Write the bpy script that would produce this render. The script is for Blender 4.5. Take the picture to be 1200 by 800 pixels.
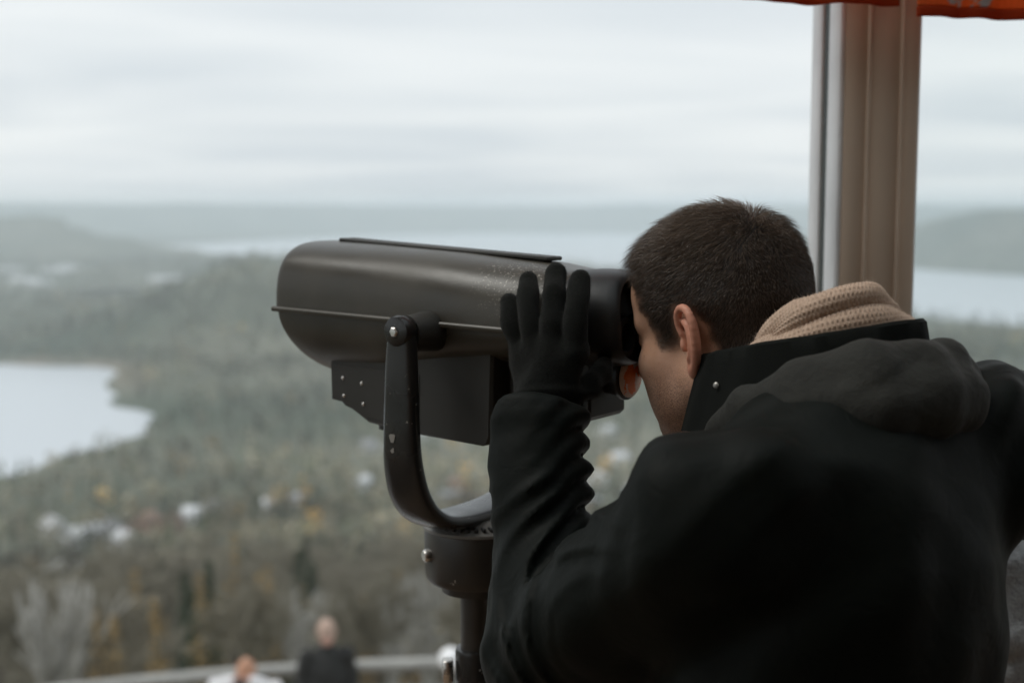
import bpy, math, random
import numpy as np
from mathutils import Vector, Matrix
R = math.radians
scene = bpy.context.scene
for o in list(bpy.data.objects): bpy.data.objects.remove(o)

# ------------------------------------------------------------------ camera
cam_d = bpy.data.cameras.new('camera'); cam = bpy.data.objects.new('camera', cam_d)
scene.collection.objects.link(cam); scene.camera = cam
cam.location = (0, 0, 1.6); cam.rotation_euler = (R(84), 0, 0)
cam_d.lens = 45; cam_d.sensor_width = 36; cam_d.clip_start = .02; cam_d.clip_end = 60000
cam_d.dof.use_dof = True; cam_d.dof.focus_distance = 1.42; cam_d.dof.aperture_fstop = 3.1

# ------------------------------------------------------------------ sky and sun (overcast day)
SUN_EL, SUN_AZ = R(56), R(-88)            # azimuth measured from +Y towards +X
w = bpy.data.worlds.new('World'); scene.world = w; w.use_nodes = True
nt = w.node_tree; nt.nodes.clear()
def wn(t, **k):
    n = nt.nodes.new(t)
    for a, b in k.items(): setattr(n, a, b)
    return n
out = wn('ShaderNodeOutputWorld'); bg = wn('ShaderNodeBackground'); bg.inputs[1].default_value = .1
sky = wn('ShaderNodeTexSky', sky_type='NISHITA', sun_disc=False)
sky.sun_elevation = SUN_EL; sky.sun_rotation = SUN_AZ; sky.air_density = 1.2; sky.dust_density = 2.0
geo = wn('ShaderNodeTexCoord'); sep = wn('ShaderNodeSeparateXYZ'); nt.links.new(geo.outputs['Generated'], sep.inputs[0])
absz = wn('ShaderNodeMath', operation='ABSOLUTE'); nt.links.new(sep.outputs[2], absz.inputs[0])
addz = wn('ShaderNodeMath', operation='ADD'); addz.inputs[1].default_value = .10; nt.links.new(absz.outputs[0], addz.inputs[0])
dx = wn('ShaderNodeMath', operation='DIVIDE'); dy = wn('ShaderNodeMath', operation='DIVIDE')
nt.links.new(sep.outputs[0], dx.inputs[0]); nt.links.new(addz.outputs[0], dx.inputs[1])
nt.links.new(sep.outputs[1], dy.inputs[0]); nt.links.new(addz.outputs[0], dy.inputs[1])
cmb = wn('ShaderNodeCombineXYZ'); nt.links.new(dx.outputs[0], cmb.inputs[0]); nt.links.new(dy.outputs[0], cmb.inputs[1])
mp = wn('ShaderNodeMapping'); mp.inputs['Scale'].default_value = (.6, .95, 1); mp.inputs['Rotation'].default_value = (0, 0, R(6))
mp.inputs['Location'].default_value = (3.1, 1.4, 0)
nt.links.new(cmb.outputs[0], mp.inputs[0])
nz = wn('ShaderNodeTexNoise'); nz.inputs['Scale'].default_value = .8; nz.inputs['Detail'].default_value = 3.0
nz.inputs['Roughness'].default_value = .45; nz.inputs['Distortion'].default_value = .5
nt.links.new(mp.outputs[0], nz.inputs['Vector'])
rp = wn('ShaderNodeValToRGB'); rp.color_ramp.elements[0].position = .34; rp.color_ramp.elements[1].position = .64
rp.color_ramp.elements[0].color = (.67, .725, .765, 1); rp.color_ramp.elements[1].color = (.85, .885, .895, 1)
nt.links.new(nz.outputs[0], rp.inputs[0])
scl = wn('ShaderNodeMix', data_type='RGBA', blend_type='MULTIPLY'); scl.inputs[0].default_value = 1
scl.inputs[7].default_value = (10, 10, 10, 1); nt.links.new(rp.outputs[0], scl.inputs[6])
mx = wn('ShaderNodeMix', data_type='RGBA'); mx.inputs[0].default_value = .94
nt.links.new(sky.outputs[0], mx.inputs[6]); nt.links.new(scl.outputs[2], mx.inputs[7])
nt.links.new(mx.outputs[2], bg.inputs[0]); nt.links.new(bg.outputs[0], out.inputs[0])

sun_d = bpy.data.lights.new('sun', 'SUN'); sun_d.energy = 1.5; sun_d.angle = R(25); sun_d.color = (1, .96, .9)
sun = bpy.data.objects.new('sun', sun_d); scene.collection.objects.link(sun)
sdir = Vector((math.sin(SUN_AZ)*math.cos(SUN_EL), math.cos(SUN_AZ)*math.cos(SUN_EL), math.sin(SUN_EL)))
sun.rotation_euler = sdir.to_track_quat('Z', 'Y').to_euler()

scene.view_settings.view_transform = 'Standard'; scene.view_settings.look = 'None'
scene.view_settings.exposure = 0.12; scene.view_settings.gamma = 1
scene.render.engine = 'CYCLES'
scene.cycles.use_denoising = True; scene.cycles.max_bounces = 8; scene.cycles.diffuse_bounces = 4
scene.cycles.transparent_max_bounces = 12; scene.cycles.volume_bounces = 1; scene.cycles.caustics_reflective = False
scene.cycles.caustics_refractive = False; scene.cycles.sample_clamp_indirect = 6

# ------------------------------------------------------------------ helpers
COL = scene.collection
def link(o, parent=None):
    COL.objects.link(o)
    if parent is not None: o.parent = parent
    return o
def tag(o, label=None, cat=None, group=None, kind=None):
    if label: o['label'] = label
    if cat: o['category'] = cat
    if group: o['group'] = group
    if kind: o['kind'] = kind
    return o
def empty(name, loc=(0, 0, 0), rz=0):
    o = bpy.data.objects.new(name, None); o.location = loc; o.rotation_euler = (0, 0, rz); o.empty_display_size = .1
    return link(o)
def np_mesh(name, V, faces, smooth=False):
    """faces: list of int arrays (n,k)"""
    me = bpy.data.meshes.new(name); V = np.asarray(V, np.float32)
    faces = [np.asarray(f, np.int32) for f in faces if len(f)]
    me.vertices.add(len(V)); me.vertices.foreach_set('co', V.ravel())
    nl = sum(f.size for f in faces); npoly = sum(len(f) for f in faces)
    me.loops.add(nl); me.polygons.add(npoly)
    me.loops.foreach_set('vertex_index', np.concatenate([f.ravel() for f in faces]))
    tot = np.concatenate([np.full(len(f), f.shape[1], np.int32) for f in faces])
    st = np.concatenate([[0], np.cumsum(tot)[:-1]]).astype(np.int32)
    me.polygons.foreach_set('loop_start', st); me.polygons.foreach_set('loop_total', tot)
    me.update(calc_edges=True)
    if smooth: me.polygons.foreach_set('use_smooth', np.ones(npoly, bool))
    me.validate()
    return me
def color_attr(me, name, C):
    C = np.asarray(C, np.float32)
    if C.shape[1] == 3: C = np.hstack([C, np.ones((len(C), 1), np.float32)])
    a = me.attributes.new(name, 'FLOAT_COLOR', 'POINT'); a.data.foreach_set('color', C.ravel())
def obj(name, me, mat, parent=None):
    o = bpy.data.objects.new(name, me)
    if mat: me.materials.clear(); me.materials.append(mat)
    return link(o, parent)

class MB:
    """collects simple shapes into one mesh"""
    def __init__(s): s.V = []; s.F = {}; s.n = 0
    def add(s, V, F):
        V = np.asarray(V, float).reshape(-1, 3)
        for f in F: s.F.setdefault(len(f), []).append([i + s.n for i in f])
        s.V.append(V); s.n += len(V); return s
    def box(s, c, size, bev=0., rot=None):
        hx, hy, hz = [q/2 for q in size]; b = min(bev, hx*.9, hy*.9, hz*.9)
        if b <= 0:
            V = np.array([(x, y, z) for x in (-hx, hx) for y in (-hy, hy) for z in (-hz, hz)])
            F = [(0, 1, 3, 2), (4, 6, 7, 5), (0, 4, 5, 1), (2, 3, 7, 6), (0, 2, 6, 4), (1, 5, 7, 3)]
        else:
            pts = []; idx = {}
            for sx in (-1, 1):
                for sy in (-1, 1):
                    for sz in (-1, 1):
                        for ax in range(3):
                            p = [sx*(hx-b), sy*(hy-b), sz*(hz-b)]; p[ax] = (sx*hx, sy*hy, sz*hz)[ax]
                            idx[(sx, sy, sz, ax)] = len(pts); pts.append(p)
            V = np.array(pts); F = []
            for ax in range(3):
                o1, o2 = [a for a in range(3) if a != ax]
                for sg in (-1, 1):
                    q = []
                    for a, b2 in ((-1, -1), (1, -1), (1, 1), (-1, 1)):
                        k = [0, 0, 0]; k[ax] = sg; k[o1] = a; k[o2] = b2; q.append(idx[(*k, ax)])
                    F.append(q)
            for ax in range(3):
                o1, o2 = [a for a in range(3) if a != ax]
                for a in (-1, 1):
                    for b2 in (-1, 1):
                        k0 = [0, 0, 0]; k1 = [0, 0, 0]; k0[ax] = -1; k1[ax] = 1
                        for k in (k0, k1): k[o1] = a; k[o2] = b2
                        F.append([idx[(*k0, o1)], idx[(*k1, o1)], idx[(*k1, o2)], idx[(*k0, o2)]])
            for sx in (-1, 1):
                for sy in (-1, 1):
                    for sz in (-1, 1): F.append([idx[(sx, sy, sz, a)] for a in range(3)])
            F2 = []
            for f in F:
                c0 = V[f].mean(0); n = np.cross(V[f[1]]-V[f[0]], V[f[2]]-V[f[0]])
                F2.append(f if n @ c0 > 0 else f[::-1])
            F = F2
        if rot is not None: V = V @ np.array(rot).T
        return s.add(V + np.array(c), F)
    def lathe(s, prof, c=(0, 0, 0), axis='z', n=32):
        """prof list of (r, h)"""
        V = []; F = []
        for r, h in prof:
            for k in range(n):
                a = 2*math.pi*k/n; V.append((r*math.cos(a), r*math.sin(a), h))
        V = np.array(V)
        for i in range(len(prof)-1):
            for k in range(n):
                k2 = (k+1) % n; F.append((i*n+k, i*n+k2, (i+1)*n+k2, (i+1)*n+k))
        F.append(tuple(range(n-1, -1, -1))); F.append(tuple((len(prof)-1)*n+k for k in range(n)))
        if axis == 'y': V = V[:, [0, 2, 1]]; V[:, 2] *= -1; V = V*np.array((1, 1, 1))
        if axis == 'x': V = V[:, [2, 1, 0]]; V[:, 2] *= -1
        return s.add(V + np.array(c), F)
    def tube(s, pts, rad, n=8, cap=True):
        pts = [np.array(p, float) for p in pts]
        if np.isscalar(rad): rad = [rad]*len(pts)
        V = []; F = []; up = None
        for i, p in enumerate(pts):
            t = pts[min(i+1, len(pts)-1)] - pts[max(i-1, 0)]; t = t/(np.linalg.norm(t)+1e-12)
            if up is None:
                up = np.array((0, 0, 1.)) if abs(t[2]) < .9 else np.array((1., 0, 0))
            a = np.cross(t, up); a /= np.linalg.norm(a)+1e-12; b = np.cross(a, t); up = b
            for k in range(n):
                q = 2*math.pi*k/n; V.append(p + rad[i]*(a*math.cos(q)+b*math.sin(q)))
        for i in range(len(pts)-1):
            for k in range(n):
                k2 = (k+1) % n; F.append((i*n+k, (i+1)*n+k, (i+1)*n+k2, i*n+k2))
        if cap: F.append(tuple(range(n))); F.append(tuple((len(pts)-1)*n+k for k in range(n-1, -1, -1)))
        return s.add(V, F)
    def grid(s, G, closed_u=False, closed_v=False):
        G = np.asarray(G, float); nu, nv = G.shape[:2]; F = []
        for i in range(nu if closed_u else nu-1):
            for j in range(nv if closed_v else nv-1):
                i2, j2 = (i+1) % nu, (j+1) % nv
                F.append((i*nv+j, i2*nv+j, i2*nv+j2, i*nv+j2))
        return s.add(G.reshape(-1, 3), F)
    def mesh(s, name, smooth=False, xf=None):
        V = np.concatenate(s.V)
        if xf is not None: V = xf(V)
        big = [f for k, fs in s.F.items() if k > 4 for f in fs]
        me = bpy.data.meshes.new(name)
        if big:
            me.from_pydata([tuple(v) for v in V], [], [tuple(f) for fs in s.F.values() for f in fs])
            if smooth: me.polygons.foreach_set('use_smooth', np.ones(len(me.polygons), bool))
            me.update()
        else: me = np_mesh(name, V, [np.array(fs) for fs in s.F.values()], smooth)
        if smooth and hasattr(me, 'set_sharp_from_angle'): me.set_sharp_from_angle(angle=R(38))
        return me
    def build(s, name, mat, parent=None, smooth=False, xf=None):
        return obj(name, s.mesh(name, smooth, xf), mat, parent)

# ---- materials
def new_mat(name):
    m = bpy.data.materials.new(name); m.use_nodes = True
    return m, m.node_tree, m.node_tree.nodes['Principled BSDF']
def mat(name, col, rough=.6, metal=0, var=None, bump=None, sheen=0, spec=.5, attr=None, coat=0, rvar=None, bump2=None, coords='Object', stretch=None):
    """var=(scale, second colour, low, high); bump=(scale, strength, distance)"""
    m, t, b = new_mat(name)
    b.inputs['Base Color'].default_value = (*col, 1); b.inputs['Roughness'].default_value = rough
    b.inputs['Metallic'].default_value = metal; b.inputs['Specular IOR Level'].default_value = spec
    b.inputs['Coat Weight'].default_value = coat
    if sheen: b.inputs['Sheen Weight'].default_value = sheen; b.inputs['Sheen Roughness'].default_value = .4
    tc = t.nodes.new('ShaderNodeTexCoord'); vec = tc.outputs[coords]
    if stretch:
        mpn = t.nodes.new('ShaderNodeMapping'); mpn.inputs['Scale'].default_value = stretch
        t.links.new(vec, mpn.inputs[0]); vec = mpn.outputs[0]
    def noise(sc, det=4, rg=.55):
        n = t.nodes.new('ShaderNodeTexNoise'); n.inputs['Scale'].default_value = sc; n.inputs['Detail'].default_value = det
        n.inputs['Roughness'].default_value = rg; t.links.new(vec, n.inputs['Vector']); return n
    src = None
    if attr:
        a = t.nodes.new('ShaderNodeAttribute'); a.attribute_name = attr; src = a.outputs['Color']
    if var:
        n = noise(var[0]); mr = t.nodes.new('ShaderNodeMapRange'); mr.inputs[1].default_value = var[2]; mr.inputs[2].default_value = var[3]
        t.links.new(n.outputs[0], mr.inputs[0])
        x = t.nodes.new('ShaderNodeMix'); x.data_type = 'RGBA'; t.links.new(mr.outputs[0], x.inputs[0])
        if src is not None: t.links.new(src, x.inputs[6])
        else: x.inputs[6].default_value = (*col, 1)
        x.inputs[7].default_value = (*var[1], 1); src = x.outputs[2]
    if src is not None: t.links.new(src, b.inputs['Base Color'])
    if rvar:
        n = noise(rvar[0]); mr = t.nodes.new('ShaderNodeMapRange'); mr.inputs[1].default_value = .3; mr.inputs[2].default_value = .7
        mr.inputs[3].default_value = rvar[1]; mr.inputs[4].default_value = rvar[2]
        t.links.new(n.outputs[0], mr.inputs[0]); t.links.new(mr.outputs[0], b.inputs['Roughness'])
    prev = None
    for bp in (bump, bump2):
        if not bp: continue
        n = noise(bp[0], 3); bn = t.nodes.new('ShaderNodeBump'); bn.inputs['Strength'].default_value = bp[1]; bn.inputs['Distance'].default_value = bp[2]
        t.links.new(n.outputs[0], bn.inputs['Height'])
        if prev is not None: t.links.new(prev, bn.inputs['Normal'])
        prev = bn.outputs[0]
    if prev is not None: t.links.new(prev, b.inputs['Normal'])
    return m

# ---- implicit surfaces (smooth unions of simple solids, turned into one mesh by surface nets)
def v3(p): return np.array(p, np.float32)
def capsule(P, a, b, ra, rb):
    a = v3(a); b = v3(b); ba = b-a; h = np.clip(((P-a) @ ba)/(ba @ ba), 0, 1)
    return np.linalg.norm(P-a-h[:, None]*ba, axis=1) - (ra+(rb-ra)*h)
def ellipsoid(P, c, r, M=None):
    q = P-v3(c)
    if M is not None: q = q @ v3(M).T          # rows of M: local axes
    r = v3(r); k0 = np.linalg.norm(q/r, axis=1); k1 = np.linalg.norm(q/(r*r), axis=1)+1e-9
    return k0*(k0-1)/k1
def smin(a, b, k):
    h = np.clip(.5+.5*(b-a)/k, 0, 1); return b+(a-b)*h-k*h*(1-h)
def smax(a, b, k): return -smin(-a, -b, k)
_rng = np.random.RandomState(5)
_W = [(_rng.normal(size=3), _rng.uniform(0, 6.28)) for _ in range(24)]
def wob(P, freq, n=8, off=0):
    s = np.zeros(len(P), np.float32)
    for i in range(n):
        d, p = _W[(i+off) % 24]; s += np.sin(P @ (d*freq).astype(np.float32)+p)
    return s/n**.5
def surface_nets(f, lo, hi, h):
    lo = np.array(lo, float); n = [int(math.ceil((hi[i]-lo[i])/h))+1 for i in range(3)]
    xs = [lo[i]+h*np.arange(n[i]) for i in range(3)]
    vals = np.empty(n, np.float32)
    yy, zz = np.meshgrid(xs[1], xs[2], indexing='ij')
    ch = max(1, 400000//(n[1]*n[2]))
    for i in range(0, n[0], ch):
        xi = xs[0][i:i+ch]
        P = np.stack([np.repeat(xi, n[1]*n[2]), np.tile(yy.ravel(), len(xi)), np.tile(zz.ravel(), len(xi))], 1).astype(np.float32)
        vals[i:i+ch] = f(P).reshape(len(xi), n[1], n[2])
    ins = vals < 0
    cs = np.zeros([q-1 for q in n], np.int8)
    for a in (0, 1):
        for b in (0, 1):
            for c in (0, 1): cs += ins[a:n[0]-1+a, b:n[1]-1+b, c:n[2]-1+c]
    I = np.argwhere((cs > 0) & (cs < 8)); idx = np.full(cs.shape, -1, np.int32); idx[tuple(I.T)] = np.arange(len(I))
    acc = np.zeros((len(I), 3)); cnt = np.zeros(len(I))
    cor = [(a, b, c) for a in (0, 1) for b in (0, 1) for c in (0, 1)]
    for p in cor:
        for ax in range(3):
            if p[ax]: continue
            q = list(p); q[ax] = 1
            va = vals[tuple((I+p).T)]; vb = vals[tuple((I+q).T)]; m = (va < 0) != (vb < 0)
            t = np.where(m, va/np.where(m, va-vb, 1), 0)
            pos = np.tile(np.array(p, float), (len(I), 1)); pos[:, ax] = t
            acc[m] += pos[m]; cnt[m] += 1
    V = lo+h*(I+acc/cnt[:, None]); F = []
    for ax in range(3):
        b, c = (ax+1) % 3, (ax+2) % 3
        s0 = [slice(None)]*3; s1 = [slice(None)]*3; s0[ax] = slice(0, -1); s1[ax] = slice(1, None)
        E0 = ins[tuple(s0)]; ch_ = E0 != ins[tuple(s1)]; K = np.argwhere(ch_)
        K = K[(K[:, b] > 0) & (K[:, c] > 0) & (K[:, b] < n[b]-1) & (K[:, c] < n[c]-1)]
        if not len(K): continue
        fl = E0[tuple(K.T)]
        def cell(db, dc):
            q = K.copy(); q[:, b] -= db; q[:, c] -= dc; return idx[tuple(q.T)]
        Q = np.stack([cell(1, 1), cell(0, 1), cell(0, 0), cell(1, 0)], 1)
        Q[~fl] = Q[~fl][:, ::-1]; F.append(Q)
    return V, np.concatenate(F)
def sdf_object(name, f, lo, hi, h, mat_, parent=None, xf=None, colors=None):
    V, F = surface_nets(f, lo, hi, h)
    W = xf(V) if xf else V
    me = np_mesh(name, W, [F], True)
    if colors: 
        for k, fn in colors.items(): color_attr(me, k, fn(V))
    return obj(name, me, mat_, parent), V, F
def normals_np(V, F):
    n = np.cross(V[F[:, 2]]-V[F[:, 0]], V[F[:, 3]]-V[F[:, 1]]); N = np.zeros_like(V)
    for k in range(4): np.add.at(N, F[:, k], n)
    return N/(np.linalg.norm(N, axis=1)[:, None]+1e-12)
def catmull(pts, n):
    pts = np.array(pts, float); P = np.vstack([2*pts[0]-pts[1], pts, 2*pts[-1]-pts[-2]]); o = []
    m = len(pts)-1
    for t in np.linspace(0, m, n):
        i = min(int(t), m-1); u = t-i; a, b, c, d = P[i:i+4]
        o.append(.5*((2*b)+(-a+c)*u+(2*a-5*b+4*c-d)*u*u+(-a+3*b-3*c+d)*u**3))
    return np.array(o)
# ================================================================== the land
LZ = -148.4                                             # level of the lakes
def poly_sd(x, y, poly):
    P = np.array(poly, float); n = len(P); d = np.full(x.shape, 1e18); ins = np.zeros(x.shape, bool)
    for i in range(n):
        a = P[i]; b = P[(i+1) % n]; e = b-a; wx = x-a[0]; wy = y-a[1]
        t = np.clip((wx*e[0]+wy*e[1])/(e@e), 0, 1); d = np.minimum(d, (wx-t*e[0])**2+(wy-t*e[1])**2)
        c = ((a[1] <= y) & (b[1] > y)) | ((b[1] <= y) & (a[1] > y))
        xi = a[0]+(y-a[1])/(b[1]-a[1]+1e-12)*e[0]; ins ^= c & (x < xi)
    return np.where(ins, -1, 1)*np.sqrt(d)
def smooth_poly(p, n=6):
    p = list(p); return [tuple(q) for q in catmull(p+[p[0]], n*len(p))[:-1]]
LAKE_NEAR = smooth_poly([(-262, 905), (-243, 840), (-268, 765), (-300, 700), (-420, 655), (-700, 640), (-1000, 850), (-900, 1230), (-560, 1215), (-395, 1195), (-345, 1090), (-312, 985)])
LAKE_FAR = smooth_poly([(-1500, 4400), (-930, 3950), (-300, 3750), (120, 3400), (420, 2500), (520, 1950), (630, 1640), (900, 1500), (1700, 1650), (1850, 2300), (1180, 2720), (960, 3250), (860, 4300), (900, 5600), (700, 7000), (0, 7250), (-700, 6700), (-1150, 5600)])
POND = smooth_poly([(-790, 2270), (-740, 2190), (-690, 2230), (-655, 2330), (-720, 2400)])
def wob2(x, y, wl, n=10, off=0):
    P = np.stack([x.ravel()/wl*3, y.ravel()/wl*3, np.zeros(x.size)], 1).astype(np.float32)
    return wob(P, 1.0, n, off).reshape(x.shape)
HILLS = [(-335, 1620, 95, 230, 60), (-170, 1660, 130, 220, 42), (120, 2000, 300, 300, 6), (-1500, 4200, 330, 380, 110), (-950, 4700, 260, 300, 56), (-2300, 4600, 450, 500, 80),
         (1290, 3560, 210, 330, 104), (1800, 3500, 300, 420, 100), (2600, 4300, 600, 600, 60), (1150, 4500, 260, 360, 48), (-900, 1700, 260, 160, 12), (900, 1150, 300, 130, 14)]
def terrain_h(x, y):
    x = np.asarray(x, float); y = np.asarray(y, float); r = np.hypot(x, y)
    z = np.interp(r, [0, 13.6, 20, 40, 100, 200, 300, 450, 600, 690, 780, 1e6], [-4.35, -4.35, -6.8, -14.5, -38, -70, -96, -120, -138, -144.2, -145.2, -145.2])
    z = z + np.clip((r-14)/60, 0, 1)*.5*wob2(x, y, 9) + np.clip((r-120)/300, 0, 1)*1.6*wob2(x, y, 110, off=5)
    z = z + np.clip((r-900)/1500, 0, 1)*3.2*np.maximum(wob2(x, y, 500, off=9), -.3)
    for hx, hy, sx, sy, h in HILLS:
        z = z + h*np.exp(-.5*((x-hx)/sx)**2-.5*((y-hy)/sy)**2)*(1+.10*wob2(x, y, 300, off=3))
    rid = np.clip((y-7250)/700, 0, 1); rid = rid*rid*(3-2*rid)
    z = z + rid*(157+5*wob2(x, y, 1500, off=12)+4.0*wob2(x, y, 600, off=2))*np.clip((r-7250)/900, 0, 1)
    side = np.clip((np.abs(np.arctan2(x, y))-.75)/.5, 0, 1)*np.clip((r-1500)/3000, 0, 1)
    z = z + side*110*(1+.3*wob2(x, y, 1800, off=7))
    for poly in (LAKE_NEAR, LAKE_FAR, POND):
        sd = poly_sd(x, y, poly) + 7*wob2(x, y, 60, off=4)
        z = np.where(sd < 60, np.minimum(z, LZ + np.clip(sd*.09, -7, 6)), z)
        z = np.where((sd >= 60) & (sd < 200), np.minimum(z, LZ+5.4+(sd-60)*.5), z)
    return np.where(r < 14, -4.35, z)
nth, nr = 900, 250
th = np.concatenate([np.linspace(-35, 35, 620, endpoint=False), np.linspace(35, 325, 280, endpoint=False)])*math.pi/180
rr = np.concatenate([[0.01, 6, 11], np.geomspace(13.6, 9000, nr-3)])
RR, TH = np.meshgrid(rr, th, indexing='ij'); X = RR*np.sin(TH); Y = RR*np.cos(TH); Z = terrain_h(X, Y)
V = np.stack([X, Y, Z], 2).reshape(-1, 3); ii, jj = np.meshgrid(np.arange(nr-1), np.arange(nth), indexing='ij'); j2 = (jj+1) % nth
F = np.stack([ii*nth+jj, ii*nth+j2, (ii+1)*nth+j2, (ii+1)*nth+jj], -1).reshape(-1, 4)[:, ::-1]
me = np_mesh('terrain', V, [F], True)
xf, yf = V[:, 0], V[:, 1]; rf = np.hypot(xf, yf)
n1 = .5+.28*wob2(xf, yf, 70); n2 = .5+.3*wob2(xf, yf, 260, off=6); n3 = .5+.3*wob2(xf, yf, 14, off=8)
near = np.array([.135, .128, .095]); lit = np.array([.21, .20, .155]); green = np.array([.07, .088, .06]); dun = np.array([.20, .195, .15])
t = np.clip((rf-150)/700, 0, 1)[:, None]
ca = near+(lit-near)*np.clip(n3, 0, 1)[:, None]; cb = green+(dun-green)*np.clip(n2*.8+.3*(n1-.5), 0, 1)[:, None]
C = ca*(1-t)+cb*t
sdn = poly_sd(xf, yf, LAKE_NEAR); beach = np.exp(-((sdn-16)/14)**2)*np.clip((yf-1000)/150, 0, 1)
C = C*(1-beach[:, None])+np.array([.24, .20, .155])*beach[:, None]
color_attr(me, 'tint', C)
m_land = mat('land', (.1, .1, .08), .95, attr='tint', var=(.09, (.07, .072, .052), .48, .8), spec=.1)
tag(obj('terrain', me, m_land), kind='structure')

m_water = mat('water', (.50, .54, .58), .30, spec=.7)
for nm, x0, x1, y0, y1 in (('lake', -1100, -200, 600, 1300), ('lake', -1700, 2100, 1400, 7500), ('lake', -830, -620, 2150, 2450)):
    gx, gy = np.meshgrid(np.linspace(x0, x1, 12), np.linspace(y0, y1, 12), indexing='ij')
    tag(MB().grid(np.stack([gx, gy, np.full_like(gx, LZ)], 2)).build(nm, m_water), kind='structure')

# ------------------------------------------------------------------ trees
m_bark = mat('grey_bark', (.17, .15, .13), .95, var=(6, (.09, .08, .065), .4, .7), spec=.15)
m_twig = mat('bare_twigs', (.285, .265, .215), .95, var=(.8, (.19, .175, .13), .35, .7), spec=.1)
m_pale = mat('pale_bark', (.54, .53, .50), .9, var=(5, (.36, .35, .32), .4, .75), spec=.15)
m_needle = mat('conifer_needles', (.045, .066, .045), .8, var=(.9, (.085, .10, .065), .35, .75), spec=.2)
m_larch = mat('golden_larch_needles', (.46, .33, .15), .85, var=(1.2, (.36, .23, .09), .35, .75), spec=.15)
def tri_tube(V, F, a, b, ra, rb):
    d = b-a; d = d/(np.linalg.norm(d)+1e-9); u = np.cross(d, (0.3, .9, .2)); u /= np.linalg.norm(u)+1e-9; v = np.cross(d, u)
    n = len(V)
    for p, r_ in ((a, ra), (b, rb)):
        for k in range(3):
            q = 2.094*k; V.append(p+r_*(u*math.cos(q)+v*math.sin(q)))
    for k in range(3): F.append((n+k, n+(k+1) % 3, n+3+(k+1) % 3, n+3+k))
def bare_template(seed, stems=1, spread=.55, up=.35, levels=5, thick=.022, twig=.0028):
    rg = np.random.RandomState(seed); TV, TF, CV, CF = [], [], [], []
    def grow(p, d, L, r_, lv):
        segs = 3 if lv < 2 else 2
        for s in range(segs):
            d = d+rg.normal(size=3)*.16+np.array((0, 0, up*.25)); d /= np.linalg.norm(d)
            q = p+d*L/segs; r2 = r_*(.80 if lv < 2 else .72)
            if lv < 2: tri_tube(TV, TF, p, q, r_, r2)
            else: tri_tube(CV, CF, p, q, max(r_, twig), max(r2, twig*.6))
            p, r_ = q, r2
            if lv < levels and (s > 0 or lv > 0):
                for _ in range(2 if lv < 3 else 2):
                    side = rg.normal(size=3); side -= side@d*d; side /= np.linalg.norm(side)+1e-9
                    grow(p, (d*(1-spread)+side*spread)/1., L*rg.uniform(.45, .68), r_*.6, lv+1)
        if lv < levels: grow(p, d, L*.6, r_*.8, lv+1)
    for s in range(stems):
        a = rg.uniform(0, 6.28); tilt = 0 if stems == 1 else rg.uniform(.15, .5)
        grow(np.array((0, 0, -.03)), np.array((math.cos(a)*tilt, math.sin(a)*tilt, 1.)), .42 if stems == 1 else .36, thick, 0 if levels > 3 else 1)
    CVa = np.array(CV); s = 1/max(CVa[:, 2].max(), .2)
    if not TV: TV, TF = [np.array((0, 0, -.03)), np.array((.01, 0, -.03)), np.array((0, .01, .2))], []
    t = np_mesh('trunk', np.array(TV)*s, [np.array(TF)] if TF else [np.array([[0, 1, 2]])]); c = np_mesh('crown', CVa*s, [np.array(CF)])
    return t, c
def conifer_template(seed, slim=.17, dense=1., droop=.25, leaf=.028):
    rg = np.random.RandomState(seed); m = MB()
    m.tube([(0, 0, -.03), (.006, 0, .3), (0, .006, .65), (0, 0, 1)], [.017, .013, .008, .002], 5)
    V, F = [], []
    z = .07
    while z < .985:
        rad = slim*(1-z)**.8*rg.uniform(.75, 1.15)+.012; nb = int(7*dense) if z < .8 else 5; a0 = rg.uniform(0, 6.28)
        for b in range(nb):
            a = a0+6.283*b/nb+rg.normal()*.2; L = rad*rg.uniform(.7, 1.2); d = np.array((math.cos(a), math.sin(a), 0)); nl = max(3, int(L/leaf*1.7*dense))
            for k in range(nl):
                t_ = (k+.6)/nl; p = d*L*t_+np.array((0, 0, z-droop*L*t_*t_))+rg.normal(size=3)*.006
                u = rg.normal(size=3); u /= np.linalg.norm(u); v = np.cross(u, rg.normal(size=3)); v /= np.linalg.norm(v)+1e-9
                n = len(V); sz = leaf*rg.uniform(.6, 1.2)*(1.1-.4*t_)
                V += [p-u*sz*.6, p+v*sz*.35, p+u*sz*.6, p-v*sz*.35]; F.append((n, n+1, n+2, n+3))
        z += rg.uniform(.018, .03)/dense
    return m.mesh('trunk'), np_mesh('crown', np.array(V), [np.array(F)])
def place_tree(name, tmpl, mats, x, y, h, rz, label, group, wd=1.):
    o = empty(name, (x, y, float(terrain_h(np.array([x]), np.array([y]))[0])), rz); o.scale = (h*wd, h*wd, h)
    for nm, me_, m_ in (('trunk', tmpl[0], mats[0]), ('crown', tmpl[1], mats[1])):
        if not me_.materials: me_.materials.append(m_)
        link(bpy.data.objects.new(nm, me_), o)
    return tag(o, label, 'shrub' if 'shrub' in name else 'tree', group)
rng = random.Random(11)
bares = [bare_template(s) for s in (1, 2, 3, 4, 5)]
conis = [conifer_template(s) for s in (1, 2, 3)]
larch = [conifer_template(s, .15, .62, .1, .026) for s in (11, 12, 13)]
shrubs = [bare_template(s, 7, .30, .8, 3, .016, .006) for s in (21, 22)]
taken = []
def spot(r0, r1, b0, b1, gap):
    for _ in range(60):
        r_ = math.sqrt(rng.uniform(r0*r0, r1*r1)); b = R(rng.uniform(b0, b1)); x, y = r_*math.sin(b), r_*math.cos(b)
        if all((x-a)**2+(y-c)**2 > gap*gap for a, c in taken): break
    taken.append((x, y)); return x, y, r_
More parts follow.
